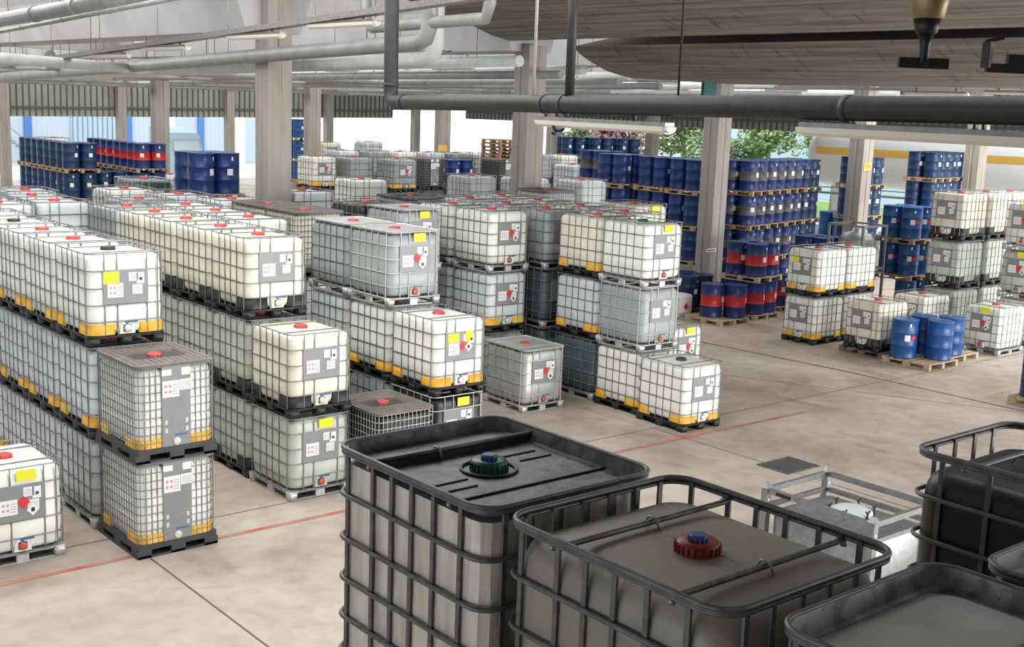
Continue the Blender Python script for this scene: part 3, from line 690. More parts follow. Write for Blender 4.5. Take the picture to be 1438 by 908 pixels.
WORD = {'white': 'white', 'cream': 'cream', 'green': 'pale green', 'grey': 'grey', 'cool': 'bluish grey', 'slate': 'dark slate', 'black': 'black', 'steel_sheet': 'steel-clad', 'foggy': 'greyish'}
NTH = ('front', 'second', 'third', 'fourth', 'fifth', 'sixth', 'seventh')
TIER = {1: ('single-level',), 2: ('lower', 'upper'), 3: ('bottom', 'middle', 'top')}
P_ = 1.165
def stack(row, n, x, y, specs, rz=0.0):
    """specs bottom to top; each dict of ibc() arguments"""
    m = len(specs)
    for i, sp in enumerate(specs):
        sp = dict(sp); sp.setdefault('tank', 'white')
        wd_ = WORD.get(sp['tank'], sp['tank'])
        bits = wd_ + ' lidded tank' if sp.get('lid') and sp['lid'] != 'flat' else wd_ + (' orange-cornered' if sp.get('guard') == 'orange' else ' black-cornered' if sp.get('guard') == 'black' else ' caged') + ' tank'
        lab = '%s, %s tier, %s in the %s' % (bits, TIER[m][i], NTH[n], row)
        if m == 1: lab = '%s on the floor, %s in the %s' % (bits, NTH[n], row)
        if 'label' not in sp: sp['label'] = lab
        ibc(x, y, i * P_, rz=rz, group=row_group.get(row, 'caged tanks of the ' + row), **sp)
row_group = {}
D = dict
hid = D(detail=0)
def W(t='white', **k): k['tank'] = t; return k

# row A: long left row, two lidded tanks at its head
stack('far left row', 0, 5.33, 13.05, [W('white', dense=True, pallet='composite', guard='orange', stk='tall', lid='lid_brown'), W('white', dense=True, pallet='composite', guard='orange', stk='tall', lid='lid_brown')], 0.01)
ya = [14.30, 15.52, 16.74, 17.98, 19.2]
for i, y in enumerate(ya):
    top = W('white', guard='orange', stk='yelbox', cap=('black', 'red', 'red', 'black', 'red')[i])
    mid = W('cool', guard='orange'); low = W('cool', pallet='steel', guard='orange' if i > 1 else None)
    if i: top['detail'] = mid['detail'] = low['detail'] = 1
    stack('far left row', i + 1, 5.27, y, [low, mid, top])
# single tank at the left picture edge
ibc(3.72, 13.68, 0, 'white', 'steel', None, 'yelhaz', 'red', valve='red', label='white caged tank cut by the left picture edge, alone by the red line')
# row B
stack('second left row', 0, 7.82, 13.88, [W('green', pallet='steel', stk='yel', valve='red'), W('cream', guard='black')])
yb = [15.12, 16.33, 17.55, 18.78, 19.98]
for i, y in enumerate(yb):
    if i < 4: s = [W('green', guard='black' if i == 0 else None), W('green', guard='black' if i < 2 else None), W('cream', guard='black')]
    else: s = [W('grey'), W('grey'), W('grey')]
    if i: 
        for q in s: q['detail'] = 1
    stack('second left row', i + 1, 7.82, y, s)
# row C behind it
for i, y in enumerate((17.5, 18.72, 19.93)):
    stack('third left row', i, 8.9, y, [W('green', detail=1), W('green', detail=1), W('white', detail=1)])
stack('third left row', 3, 8.6, 21.3, [W('grey', detail=0), W('grey', detail=0), W('grey', detail=0)])
for i, (x, y) in enumerate(((10.28, 20.85), (9.78, 22.15), (9.3, 23.75))):
    stack('fourth left row', i, x, y, [W('grey', detail=0), W('grey', detail=0), W('white' if i == 2 else 'cool', detail=0)])
for i, (x, y) in enumerate(((5.95, 21.05), (5.95, 22.3), (6.99, 21.22), (7.0, 22.45), (7.3, 23.75))):
    stack('low grey block at left', i, x, y, [W('cool', detail=0), W('cool', detail=0), W('cool', detail=0)])
for i, y in enumerate((18.32, 19.6)):
    stack('row before the near column', i, 10.42, y, [W('cool', detail=0), W('cool', detail=0), W('cream', dense=True, lid='lid_brown', pallet='composite', detail=0)])
# row D
stack('row behind the foil-wrapped tank', 0, 10.2, 13.87, [W('black', pallet='steel', stk='yel', cagemat='galv_bright'), W('white', guard='orange', stk='multi', valve='pale')])
stack('row behind the foil-wrapped tank', 1, 10.2, 15.1, [W('grey'), W('white', guard='orange', detail=1), W('grey', pallet='steel', stk='yelhaz', valve='red', cagemat='galv_bright', lid='flat')])
stack('row behind the foil-wrapped tank', 2, 10.2, 16.32, [W('grey', detail=0), W('cool', detail=1), W('grey', pallet='steel', lid='flat', detail=1)])
ibc(8.97, 13.5, 0, 'black', 'composite', None, 'none', 'red', lid='lid_brown', dense=True, cagemat='galv_bright', detail=0, label='black fine-mesh caged tank with brown lid, behind the foreground tank')
# row E
stack('row beyond the yellow-labelled tank', 0, 12.55, 18.25, [W('grey', detail=0), W('grey', detail=0), W('grey', pallet='steel', stk='yel', cagemat='galv_bright', lid='flat')])
stack('row beyond the yellow-labelled tank', 1, 12.5, 19.5, [W('grey', detail=0), W('grey', detail=0), W('black', detail=0)])
ibc(12.78, 22.5, 2 * P_, 'cool', 'steel', None, 'none', 'red', detail=0, label='bluish grey caged tank top right beside the near column')
for k in (0, 1): ibc(12.78, 22.5, k * P_, 'cool', 'steel', None, 'none', 'red', detail=0, label='hidden lower caged tank beside the near column, level %s' % ('one', 'two')[k])
# row F
stack('row left of central row', 0, 14.05, 17.45, [W('grey', detail=1), W('cool', guard='orange', stk='haz', valve='pale'), W('white', pallet='steel', stk='haz', valve='red')])
stack('row left of central row', 1, 14.05, 18.7, [W('grey', detail=1), W('cool', detail=1), W('white', pallet='steel', detail=1)])
stack('row left of central row', 2, 14.2, 20.4, [W('grey', detail=0), W('grey', detail=0), W('grey', lid='lid_black', dense=True, detail=0)])
ibc(13.66, 15.85, 0, 'steel_sheet', 'steel', None, 'haz', 'red', lid='flat', valve='red', cagemat='galv_bright', rz=-.015, label='steel-clad caged tank standing alone on the floor in the gap between rows')
# row G with the front single tank
ibc(15.2, 13.38, 0, 'white', 'plastic', 'orange', 'std', 'black', rz=-.03, label='white caged tank with orange corners, foremost on the floor of the central row')
stack('central row', 1, 15.36, 14.66, [W('white', guard='orange', detail=1), W('grey', pallet='steel', stk='std', valve='red', cagemat='galv_bright'), W('white', pallet='steel', stk='yel', cap='teal', valve='red')])
stack('central row', 2, 15.40, 15.9, [W('slate', pallet='steel', detail=1), W('cool', guard='orange', detail=1), W('cream', guard='orange', detail=1)])
stack('central row', 3, 15.36, 17.35, [W('slate', pallet='steel', detail=1), W('slate', pallet='steel', detail=1), W('grey', pallet='steel', detail=1)])
stack('central row', 4, 15.36, 18.6, [W('slate', detail=0), W('grey', detail=0), W('cool', detail=0)])
stack('central row', 5, 15.36, 19.85, [W('grey', detail=0), W('grey', detail=0), W('cool', detail=0)])
# row H, I
ibc(17.75, 16.1, 0, 'white', 'steel', None, 'yelhaz', 'red', valve='red', label='white caged tank with yellow label on the floor behind the central row')
for i, y in enumerate((16.3, 17.7, 19.05, 20.3)):
    stack('row behind the central row', i, 16.52 if i == 0 else 16.62, y, [W('cool', detail=0), W('cool', detail=0), W('white', detail=1, stk='yel') if i == 0 else W('white', detail=0)])
stack('last row before blue drums', 0, 18.3, 17.8, [W('cool', detail=0), W('cool', detail=0), W('cream', detail=2, stk='yel')])
stack('last row before blue drums', 1, 18.75, 21.2, [W('cool', detail=0), W('cool', detail=0), W('cool', lid='lid_brown', dense=True, detail=0)])
# loose high tanks farther back
for k in range(3): ibc(16.35, 25.7, k * P_ + .0, ('cool', 'cool', 'white')[k], 'steel', None, 'none', 'red', detail=0, label='white caged tank with domed top near the centre background, %s of its stack' % ('bottom', 'middle', 'top')[k])

# right-hand group, fronts facing left
WQ = D(rot='W')
def rs(x, y, n, specs, where, pitch=P_, z0=0.0):
    for i, sp in enumerate(specs):
        sp = dict(sp); sp['rot'] = 'W'
        if 'label' not in sp:
            b = WORD.get(sp.get('tank', 'white'), 'white') + (' orange-cornered' if sp.get('guard') == 'orange' else ' black-cornered' if sp.get('guard') == 'black' else ' caged') + ' tank'
            sp['label'] = '%s, %s %s' % (b, (TIER[len(specs)][i] + ' one') if len(specs) > 1 else 'single one', where)
        ibc(x, y, z0 + i * pitch, group='caged tanks on the right side', **sp)
rs(23.95, 17.13, 0, [W('white', guard='orange', stk='std'), W('white', guard='orange', stk='yelbox')], 'at the left end of the right group')
rs(25.2, 17.13, 0, [W('white', guard='orange', detail=1), W('white', guard='orange', detail=1)], 'second from the left end of the right group')
o = ibc(23.98, 15.35, .13, 'cream', 'plastic', 'black', 'std', 'red', rot='W', label='cream caged tank with black corners on a wooden pallet left of four blue drums', group='caged tanks on the right side')
rs(26.85, 15.95, 0, [W('white', stk='std')], 'behind the four bright blue drums')
rs(26.95, 14.0, 0, [W('white', pallet='steel', stk='yelhaz', valve='red')], 'right of the four bright blue drums')
K3 = 1.235
rs(28.3, 16.0, 0, [W('green', detail=1, H=K3), W('green', guard='black', stk='std', H=K3), W('cream', guard='black', stk='std', H=K3)], 'in the tall stack beside the bright blue drums', pitch=K3)
rs(29.55, 16.0, 0, [W('green', detail=1, H=K3), W('green', guard='black', detail=1, H=K3), W('cream', guard='black', detail=1, H=K3)], 'second deep in the tall stack at the right', pitch=K3)
rs(30.8, 16.0, 0, [W('green', detail=1, H=K3), W('green', guard='black', detail=1, H=K3), W('cream', guard='black', detail=1, H=K3)], 'third deep in the tall stack at the right', pitch=K3)
rs(28.6, 14.1, 0, [W('white', pallet='steel', detail=1, H=1.2), W('green', pallet='steel', stk='yelhaz', valve='red', H=1.2), W('white', pallet='steel', stk='yelhaz', valve='red', H=1.2)], 'in the stack cut by the right picture edge', pitch=1.2)

# ------------------------------------------------------------------ foreground tanks (seen close)
def fg_cage(W, Ln, H, mt, r=.012, zs=None, xs=None, ys=None):
    zs = zs or [H - .245, H - .47, H - .68, H - .88, H - 1.07]; m_ = MB(); N = 7
    for z in zs: m_.tube(rrect(W - .01, Ln - .01, .11, z, N), r, 10, closed=True)
    # flattened double rim
    for dz, rr_ in ((-.010, .0125), (-.033, .009)): m_.tube(rrect(W - .005, Ln - .005, .12, H + dz, N), rr_, 10, closed=True)
    m_.loft([rrect(W + .006, Ln + .006, .12, H - .03, N), rrect(W + .006, Ln + .006, .12, H - .012, N)], False, False)
    for x in xs:
        for s in (-1, 1): m_.bar((x, s * (Ln / 2 - .016), .12), (x, s * (Ln / 2 - .016), H - .02), .026, .012)
    for y in ys:
        for s in (-1, 1): m_.bar((s * (W / 2 - .016), y, .12), (s * (W / 2 - .016), y, H - .02), .012, .026)
    return m_.mesh('cage', mt)
def bolts(pts, mt):
    m_ = MB()
    for x, y, z in pts: m_.lathe([(.014, -.01), (.016, 0), (.014, .012), (.006, .016)], 8, (x, y, z))
    return m_.mesh('bolt', mt)
def fgcap(m1, m2, r=.09):
    a = MB().lathe([(r * 1.02, -.012), (r * 1.02, .0), (r * .98, .004), (r * .98, .042), (r * .9, .052), (r * .5, .052)], 28)
    for k in range(22):
        an = 2 * PI * k / 22; c, s = math.cos(an), math.sin(an); a.bar((c * r, s * r, .002), (c * r, s * r, .042), .009)
    b = MB().lathe([(r * .42, .05), (r * .42, .07), (r * .36, .078)], 20)
    for k in range(14):
        an = 2 * PI * k / 14; c, s = math.cos(an), math.sin(an); b.bar((c * r * .42, s * r * .42, .052), (c * r * .42, s * r * .42, .07), .006)
    return a.mesh('cap', m1), b.mesh('plug', m2)
def fg_box(x, y, W, Ln, ztop, label, tankm, topz, kind, capm=None, capat=(0, 0), cagem='galv_dark', H=1.26, full=True, xs=None, ys=None):
    c = (x + W / 2, y + Ln / 2); t = empty('ibc_tank', (c[0], c[1], ztop - H)); tag(t, label, 'container', 'caged tanks close to the camera')
    xs = xs or [-.40, -.25, -.08, .08, .25, .40]; ys = ys or [-.42, -.22, -.05, .11, .27, .49]
    L = []; n = 8
    for z, i in ((.14, .05), (.2, .0), (topz - .16, 0), (topz - .08, .008), (topz - .035, .024), (topz - .012, .05), (topz, .09)): L.append(rrect(W - .05 - 2 * i, Ln - .05 - 2 * i, .13 - i * .3, z, n))
    tk = MB()
    if kind == 'pillow':
        L.append(rrect(W * .62, Ln * .62, .12, topz + .012, n)); L.append(rrect(W * .25, Ln * .25, .06, topz + .018, n)); tk.loft(L)
    elif kind == 'foil':     # wrapped in a creased sheet: facets at the corners
        L = []
        for z, i in ((.14, .0), (.45, -.003), (.75, .004), (.98, -.002), (1.07, .004), (1.175, .0)): L.append([(px * (1 + .004 * math.sin(k * 1.7 + z * 9)), py * (1 + .004 * math.cos(k * 2.1 + z * 7)), z) for k, (px, py, _) in enumerate(rrect(W - .05 - i, Ln - .05 - i, .10, z, 3))])
        tk.loft(L, smooth=False)
    else: tk.loft(L)
    obj('tank', tk.mesh('tank', tankm), t)
    obj('cage', fg_cage(W, Ln, H, cagem, xs=xs, ys=ys), t)
    obj('pallet', MB().loft([rrect(W - .02, Ln - .02, .08, .09), rrect(W, Ln, .08, .13)], smooth=False).box(-W / 2 + .02, -W / 2 + .14, -Ln / 2 + .02, Ln / 2 - .02, 0, .09).box(W / 2 - .14, W / 2 - .02, -Ln / 2 + .02, Ln / 2 - .02, 0, .09).box(-.06, .06, -Ln / 2 + .02, Ln / 2 - .02, 0, .09).mesh('pallet', 'plastic_black'), t)
    bz = H + .0
    bl = []
    for s in (-1, 1):
        for q in (-.34, .30): bl.append((s * (W / 2 - .014), q, H - .055))
    obj('bolt', bolts(bl, 'galv'), t)
    if kind in ('pillow', 'blackpillow'):
        for q in (-.33, .27):
            m_ = MB().tube([(-W / 2 + .01, q, H - .03), (-W / 2 + .05, q, H - .045), (W / 2 - .05, q + .0, H - .045), (W / 2 - .01, q, H - .03)], .013, 10)
            obj('tie_bar', m_.mesh('tie_bar', cagem), t)
            s_ = MB().tube([(.02, q - .045, topz + .016), (.02, q - .02, topz + .06), (.02, q + .02, topz + .06), (.02, q + .045, topz + .016)], .006, 6)
            obj('clip', s_.mesh('clip', 'galv'), t)
    if kind == 'pillow':    # moulding seam down the middle and wrinkles of the skin
        s_ = MB().tube([(.0, -Ln / 2 + .2, topz + .004), (.01, -.1, topz + .019), (.0, .12, topz + .018), (.0, Ln / 2 - .22, topz + .006)], .0035, 6)
        obj('seam', s_.mesh('seam', 'tank_foggy'), t)
    if kind == 'foil':      # black recessed tray lid
        zt = H - .02
        lid = MB().loft([rrect(W - .01, Ln - .01, .11, zt + .005, n), rrect(W - .05, Ln - .05, .10, zt + .012, n), rrect(W - .09, Ln - .09, .09, zt - .045, n), rrect(W - .13, Ln - .13, .08, zt - .05, n)], cap0=False, cap1=True, smooth=False)
        obj('lid', lid.mesh('lid', 'lid_black'), t)
        rb = MB()
        rb.box(-W / 2 + .05, W / 2 - .05, .27, .315, zt - .05, zt - .018).box(-W / 2 + .05, W / 2 - .05, -.30, -.285, zt - .05, zt - .04)
        for x0, x1, q in ((-.42, -.2, -.07), (-.42, -.22, -.17), (.17, .38, .12), (.2, .4, .02)): rb.box(x0, x1, q, q + .012, zt - .05, zt - .043)
        obj('lid_rib', rb.mesh('lid_rib', 'plastic_black'), t)
        ring = MB().tube([(.135 * math.cos(a) + capat[0], .135 * math.sin(a) + capat[1], zt - .045) for a in [2 * PI * k / 28 for k in range(28)]], .009, 8, closed=True)
        obj('filler_ring', ring.mesh('filler_ring', 'plastic_black'), t)
        obj('tie_bar', MB().tube([(-W / 2 + .03, .292, zt - .01), (W / 2 - .03, .292, zt - .01)], .012, 10).mesh('tie_bar', cagem), t)
        obj('clip', MB().tube([(-.12, .25, zt - .045), (-.12, .27, zt + .006), (-.12, .31, zt + .006), (-.12, .335, zt - .045)], .006, 6).mesh('clip', 'galv'), t)
        cz = zt - .048
    elif kind == 'steel':
        zt = H - .015
        lid = MB().loft([rrect(W - .01, Ln - .01, .11, zt + .003, n), rrect(W - .04, Ln - .04, .10, zt + .01, n), rrect(W - .06, Ln - .06, .095, zt - .07, n), rrect(W - .1, Ln - .1, .08, zt - .075, n)], cap0=False, cap1=True, smooth=False)
        obj('lid', lid.mesh('lid', 'lid_steel'), t)
        obj('tie_bar', MB().tube([(-W / 2 + .03, .0, zt - .03), (W / 2 - .03, .0, zt - .03)], .013, 10).tube([(-W / 2 + .03, .03, zt - .03), (W / 2 - .03, .03, zt - .03)], .008, 10).mesh('tie_bar', 'galv'), t)
        obj('clip', MB().tube([(-.1, -.05, zt - .07), (-.1, -.02, zt - .01), (-.1, .04, zt - .005), (-.1, .07, zt - .07)], .008, 6).mesh('clip', 'galv_bright'), t)
        cz = zt - .07
    else: cz = topz + .012
    if capm:
        a, b = fgcap(*capm); ca = obj('cap', a, t, (capat[0], capat[1], cz)); obj('plug', b, ca)
    return t
def fg_under(x, y, W, Ln, ztop, label):
    # the stack that carries a foreground tank, seen only as a sliver
    H = 1.26; n = 2
    for k in range(n):
        c = (x + W / 2, y + Ln / 2); t = empty('ibc_tank', (c[0], c[1], k * H)); tag(t, label % ('bottom', 'middle')[k], 'container', 'lower tanks of the foreground stacks')
        L = [rrect(W - .05 - 2 * i, Ln - .05 - 2 * i, .12, z, 4) for z, i in ((.14, .04), (.2, 0), (1.1, 0), (1.18, .05))]
        obj('tank', MB().loft(L).mesh('tank', 'tank_grey'), t)
        m_ = MB()
        for z in (.15, .4, .65, .9, 1.24): m_.tube(rrect(W - .02, Ln - .02, .1, z, 4), .01, 6, closed=True)
        for q in (-.4, -.2, 0, .2, .4):
            for s in (-1, 1): m_.tube([(q, s * (Ln / 2 - .01), .13), (q, s * (Ln / 2 - .01), 1.24)], .009, 6); m_.tube([(s * (W / 2 - .01), q * 1.2, .13), (s * (W / 2 - .01), q * 1.2, 1.24)], .009, 6)
        obj('cage', m_.mesh('cage', 'galv_dark'), t)
        obj('pallet', MB().box(-W / 2 + .02, W / 2 - .02, -Ln / 2 + .02, Ln / 2 - .02, .09, .13).box(-W / 2 + .02, -W / 2 + .14, -Ln / 2 + .02, Ln / 2 - .02, 0, .09).box(W / 2 - .14, W / 2 - .02, -Ln / 2 + .02, Ln / 2 - .02, 0, .09).mesh('pallet', 'plastic_black'), t)
FG = ((3.02, 3.72, 1.05, 1.21, 'foil-wrapped'), (3.05, 2.44, 1.06, 1.20, 'greyish'), (3.13, 1.14, 1.0, 1.17, 'steel-lidded'), (4.26, 1.0, 1.0, 1.20, 'corner'), (5.50, 2.08, 1.02, 1.19, 'black'))
for x, y, wd, ln, nm in FG: fg_under(x, y, wd, ln, 3.78, '%s tank carrying the ' + nm + ' foreground tank')
fg_box(3.02, 3.72, 1.05, 1.21, 3.78, 'large foil-wrapped caged tank with black tray lid and teal cap, nearest the camera', 'foil', 1.2, 'foil', ('cap_teal', 'cap_blue'), (-.02, .0))
fg_box(3.05, 2.44, 1.06, 1.20, 3.78, 'greyish translucent caged tank with red and blue cap, close in front', 'tank_foggy', 1.175, 'pillow', ('cap_darkred', 'cap_blue'), (-.03, -.03))
fg_box(3.13, 1.14, 1.0, 1.17, 3.78, 'caged tank with scuffed steel tray top at the lower right edge', 'steel_sheet', 1.19, 'steel')
fg_box(4.26, 1.0, 1.0, 1.20, 3.78, 'caged tank with a dark tray top in the lower right corner', 'steel_sheet', 1.19, 'steel', ('cap_darkred', 'cap_red'), (-.2, .3))
fg_box(5.50, 2.08, 1.02, 1.19, 3.78, 'black caged tank at the right picture edge above the floor', 'tank_black', 1.14, 'blackpillow', ys=[-.38, -.1, .16, .42], xs=[-.3, -.1, .1, .3])

# rack-mounted steel tank in the open floor
X0, X1, Y0, Y1, ZT = 10.68, 11.82, 6.70, 8.10, 1.30
t = empty('steel_rack_tank', ((X0 + X1) / 2, (Y0 + Y1) / 2, 0)); tag(t, 'galvanised stacking frame holding a round-lidded steel tank, alone on the floor', 'container')
hx, hy = (X1 - X0) / 2, (Y1 - Y0) / 2
fr = MB()
for s in (-1, 1):
    fr.bar((s * hx, -hy, ZT - .03), (s * hx, hy, ZT - .03), .05, .06); fr.bar((-hx, s * hy, ZT - .03), (hx, s * hy, ZT - .03), .05, .06)
    fr.bar((s * hx, -hy, ZT - .22), (s * hx, hy, ZT - .22), .05, .05); fr.bar((-hx, s * hy, ZT - .22), (hx, s * hy, ZT - .22), .05, .05)
    fr.bar((s * hx, -hy, .12), (s * hx, hy, .12), .06, .08); fr.bar((-hx, s * hy, .12), (hx, s * hy, .12), .06, .08)
obj('frame', fr.mesh('frame', 'galv'), t)
for sx in (-1, 1):
    for sy in (-1, 1):
        p = MB().bar((sx * hx, sy * hy, 0), (sx * hx, sy * hy, ZT), .08).box(sx * hx - .06, sx * hx + .06, sy * hy - .06, sy * hy + .06, 0, .02)
        p.loft([rrect(.11, .11, .01, ZT, 2, sx * hx, sy * hy), rrect(.03, .03, .005, ZT + .06, 2, sx * hx, sy * hy)], smooth=False)
        po = obj('post', p.mesh('post', 'galv'), t)
        obj('hole', MB().lathe([(.014, -.045), (.014, .045)], 10, (sx * hx, sy * hy, ZT - .14), 'y').mesh('hole', 'paper'), po)
obj('tank', MB().loft([rrect(1.02, 1.26, .1, .16, 5), rrect(1.06, 1.3, .1, .2, 5), rrect(1.06, 1.3, .1, 1.0, 5), rrect(1.0, 1.24, .1, 1.04, 5), rrect(.5, .6, .2, 1.075, 5), rrect(.3, .3, .14, 1.08, 5)]).mesh('tank', 'galv'), t)
mh = obj('manhole_lid', MB().lathe([(.22, .0), (.235, .01), (.235, .04), (.20, .055), (.19, .065), (.1, .08), (.02, .083)], 28, (.05, -.02, 1.075)).mesh('manhole_lid', 'tank_cool'), t)
for k in range(6):
    a = 2 * PI * k / 6 + .3; cx, cy = .05 + .25 * math.cos(a), -.02 + .25 * math.sin(a)
    obj('wing_nut', MB().tube([(cx, cy, 1.07), (cx, cy, 1.15)], .012, 6).tube([(cx - .035, cy, 1.18), (cx, cy, 1.145), (cx + .035, cy, 1.18)], .011, 6).mesh('wing_nut', 'black_iron'), mh)
obj('name_plate', MB().box(-hx - .03, -hx - .026, .35, .55, ZT - .055, ZT - .015).mesh('name_plate', 'black_iron'), t)

# ------------------------------------------------------------------ drums and wooden pallets
def drum_mesh(col, band=None, seg=20):
    R = .288; prof = [(R, 0), (R + .008, .012), (R, .03), (R, .28), (R + .010, .295), (R, .31), (R, .565), (R + .010, .58), (R, .595), (R, .845), (R + .008, .862), (R + .008, .876), (R - .005, .88), (R - .012, .872)]
    bi = [0] * 13
    if band: bi[4] = bi[5] = bi[6] = 1
    m_ = MB().lathe(prof, seg, mats=bi)
    return m_.mesh('steel_drum', col, band or col)
def drum_lid(mt): return MB().lathe([(.283, .855), (.277, .868), (.262, .868), (.258, .86), (.0005, .86)], 20).lathe([(.03, .86), (.03, .876), (.02, .88)], 8, (.16, .1, 0)).mesh('lid', mt)
def drum_label(): 
    L = []
    for k in range(5):
        a = -PI / 2 + (k - 2) * .11; L.append((.291 * math.cos(a), .291 * math.sin(a)))
    m_ = MB().loft([[(x, y, .40) for x, y in L], [(x, y, .54) for x, y in L]], False, False, closed=False)
    return m_.mesh('label_sheet', 'paper')
def drum_label2():
    m_ = MB()
    L2 = [(.291 * math.cos(-PI / 2 + k * .07 + .1), .291 * math.sin(-PI / 2 + k * .07 + .1)) for k in range(3)]
    m_.loft([[(x, y, .72) for x, y in L2], [(x, y, .80) for x, y in L2]], False, False, closed=False)
    return m_.mesh('small_label', 'paper')
def diamond_mesh():
    m_ = MB(); r = .296; n0 = 0
    for a, z in ((0, .40), (.24, .475), (0, .55), (-.24, .475)): m_.v.append((r * math.cos(-PI / 2 + a + .5), r * math.sin(-PI / 2 + a + .5), z))
    m_.face([0, 1, 2, 3]); return m_.mesh('hazard_label', 'paper_red')
DK = {'blue': ('drum_blue', None, 'drum_lid'), 'navy': ('drum_navy', None, 'drum_lid'), 'grey-banded blue': ('drum_blue', 'drum_band_grey', 'drum_lid'), 'red-banded blue': ('drum_blue', 'drum_band_red', 'drum_lid_red'), 'bright blue': ('drum_bright', None, 'drum_lid_pale')}
def drum(x, y, z, kind, label, group, rz=0, lab=True, haz=False):
    a, b, c = DK[kind]
    o = obj('steel_drum', once(('d', kind), lambda: drum_mesh(a, b)), None, (x, y, z), rz); tag(o, label, 'drum', group)
    obj('lid', once(('dl', c), lambda: drum_lid(c)), o)
    if lab: obj('label_sheet', once('dlab', drum_label), o, label='white paper label'); obj('small_label', once('dlab2', drum_label2), o, label='small white label')
    if haz: obj('hazard_label', once('dh', diamond_mesh), o, label='red hazard label')
    return o
def pal_mesh(mt):
    d = MB(); b = MB()
    for i in range(7): y = -.55 + i * .183; d.box(-.6, .6, y - .055, y + .055, .122, .144)
    for x in (-.55, 0, .55):
        d.box(x - .05, x + .05, -.6, .6, .1, .122); b.box(x - .05, x + .05, -.6, .6, 0, .022)
        for y in (-.53, 0, .53): b.box(x - .05, x + .05, y - .07, y + .07, .022, .1)
    return d.mesh('deck', mt), b.mesh('base', mt)
def wpallet(x, y, z, rz, label, mt='wood', group='wooden pallets under the drums'):
    t = empty('wooden_pallet', (x, y, z), rz); tag(t, label, 'pallet', group)
    a, b = once(('wp', mt), lambda: pal_mesh(mt)); obj('deck', a, t); obj('base', b, t); return t
TN = ('lowest', 'second', 'third', 'fourth')
CN = (('near left', -.3, -.3), ('near right', .3, -.3), ('far left', -.3, .3), ('far right', .3, .3))
def dstack(x, y, rz, kinds, where, z0=0.0, mt='wood', skip=(), lrz=0.0, short=None):
    """kinds: drum kind per level, bottom to top"""
    n = len(kinds)
    for i, kd in enumerate(kinds):
        if kd is None: continue
        z = z0 + i * 1.026
        lv = ('lowest', 'second', 'third', 'top')[i] if n == 4 else ('lowest', 'middle', 'top')[i] if n == 3 else ('lower', 'upper')[i] if n == 2 else 'only'
        wpallet(x, y, z, rz, '%s wooden pallet %s' % (lv, where), mt)
        for cn, dx, dy in CN:
            if (cn) in skip: continue
            c, s = math.cos(rz), math.sin(rz)
            drum(x + dx * c - dy * s, y + dx * s + dy * c, z + .145, kd, '%s drum, %s on %s pallet %s' % (kd, cn, lv, where), 'drums ' + where, rz=lrz + random.uniform(-.5, .5))
# big block right of and behind the third column
ang = .22; bx, by = 28.25, 22.75
ca, sa = math.cos(ang), math.sin(ang)
cols_ = (['blue', 'grey-banded blue', 'grey-banded blue', 'grey-banded blue'],) * 3 + (['navy'] * 4, ) + (['navy'] * 4,)
wh = ('in first stack right of the column', 'in second stack right of the column', 'in third stack right of the column', 'in fourth stack right of the column', 'in fifth stack right of the column')
for i in range(4):
    u = .6 + i * 1.27; v = .62
    dstack(bx + u * ca - v * sa, by + u * sa + v * ca, ang, cols_[i], wh[i], lrz=.2)
dstack(26.95, 23.95, 0.03, [None] + ['blue'] * 3, 'in first stack left of the column', lrz=.3)
dstack(27.0, 25.3, 0.03, [None] + ['blue'] * 3, 'in second stack left of the column', lrz=.3)
dstack(26.75, 26.8, 0.05, [None] + ['blue'] * 3, 'in third stack left of the column', lrz=.3)
dstack(27.9, 28.9, 0.05, [None, 'grey-banded blue', 'grey-banded blue', 'grey-banded blue'], 'in leftmost grey-banded stack', lrz=.3)
dstack(25.1, 22.3, 0.0, ['navy'], 'at the foot of the column')
for x, y in ((26.95, 23.95), (27.0, 25.3), (26.75, 26.8), (27.9, 28.9)): struct('plinth', MB().box(x - .6, x + .6, y - .6, y + .6, 0, 1.026).mesh('plinth', 'concrete_roof'), label='low block carrying the drum pallets')
# red-banded drums in front
dstack(25.95, 20.75, 0.12, ['red-banded blue'] * 2, 'in the two-high red-banded stack', mt='wood_pale', lrz=.1)
wpallet(24.45, 20.6, 0, 0.03, 'half-empty pale pallet with two red-banded drums', 'wood_pale')
drum(24.30, 20.70, .145, 'red-banded blue', 'red-banded drum, left one of two on the half-empty pallet', 'red-banded drums', rz=.5)
drum(24.78, 20.31, .145, 'red-banded blue', 'red-banded drum, right one of two on the half-empty pallet', 'red-banded drums', rz=.6)
dstack(27.3, 21.35, 0.1, ['red-banded blue'], 'right of the two-high red-banded stack')
dstack(29.25, 21.0, 0.1, ['blue', 'red-banded blue'], 'with red lids before the navy stack')
# flammable bright blue drums
for k, z in enumerate((0, 1.026, 2.052)):
    wpallet(30.5, 18.95, z, 0, 'wooden pallet %s under bright blue drums left of the tall tank stack' % ('lowest', 'middle', 'top')[k])
    for cn, dx, dy in CN:
        if k == 0 and 'far' in cn: continue
        drum(30.5 + dx, 18.95 + dy, z + .145, 'bright blue', 'bright blue drum, %s on %s pallet left of the tall tank stack' % (cn, ('lowest', 'middle', 'top')[k]), 'bright blue drums left of the tall tank stack', rz=-.9, haz=True)
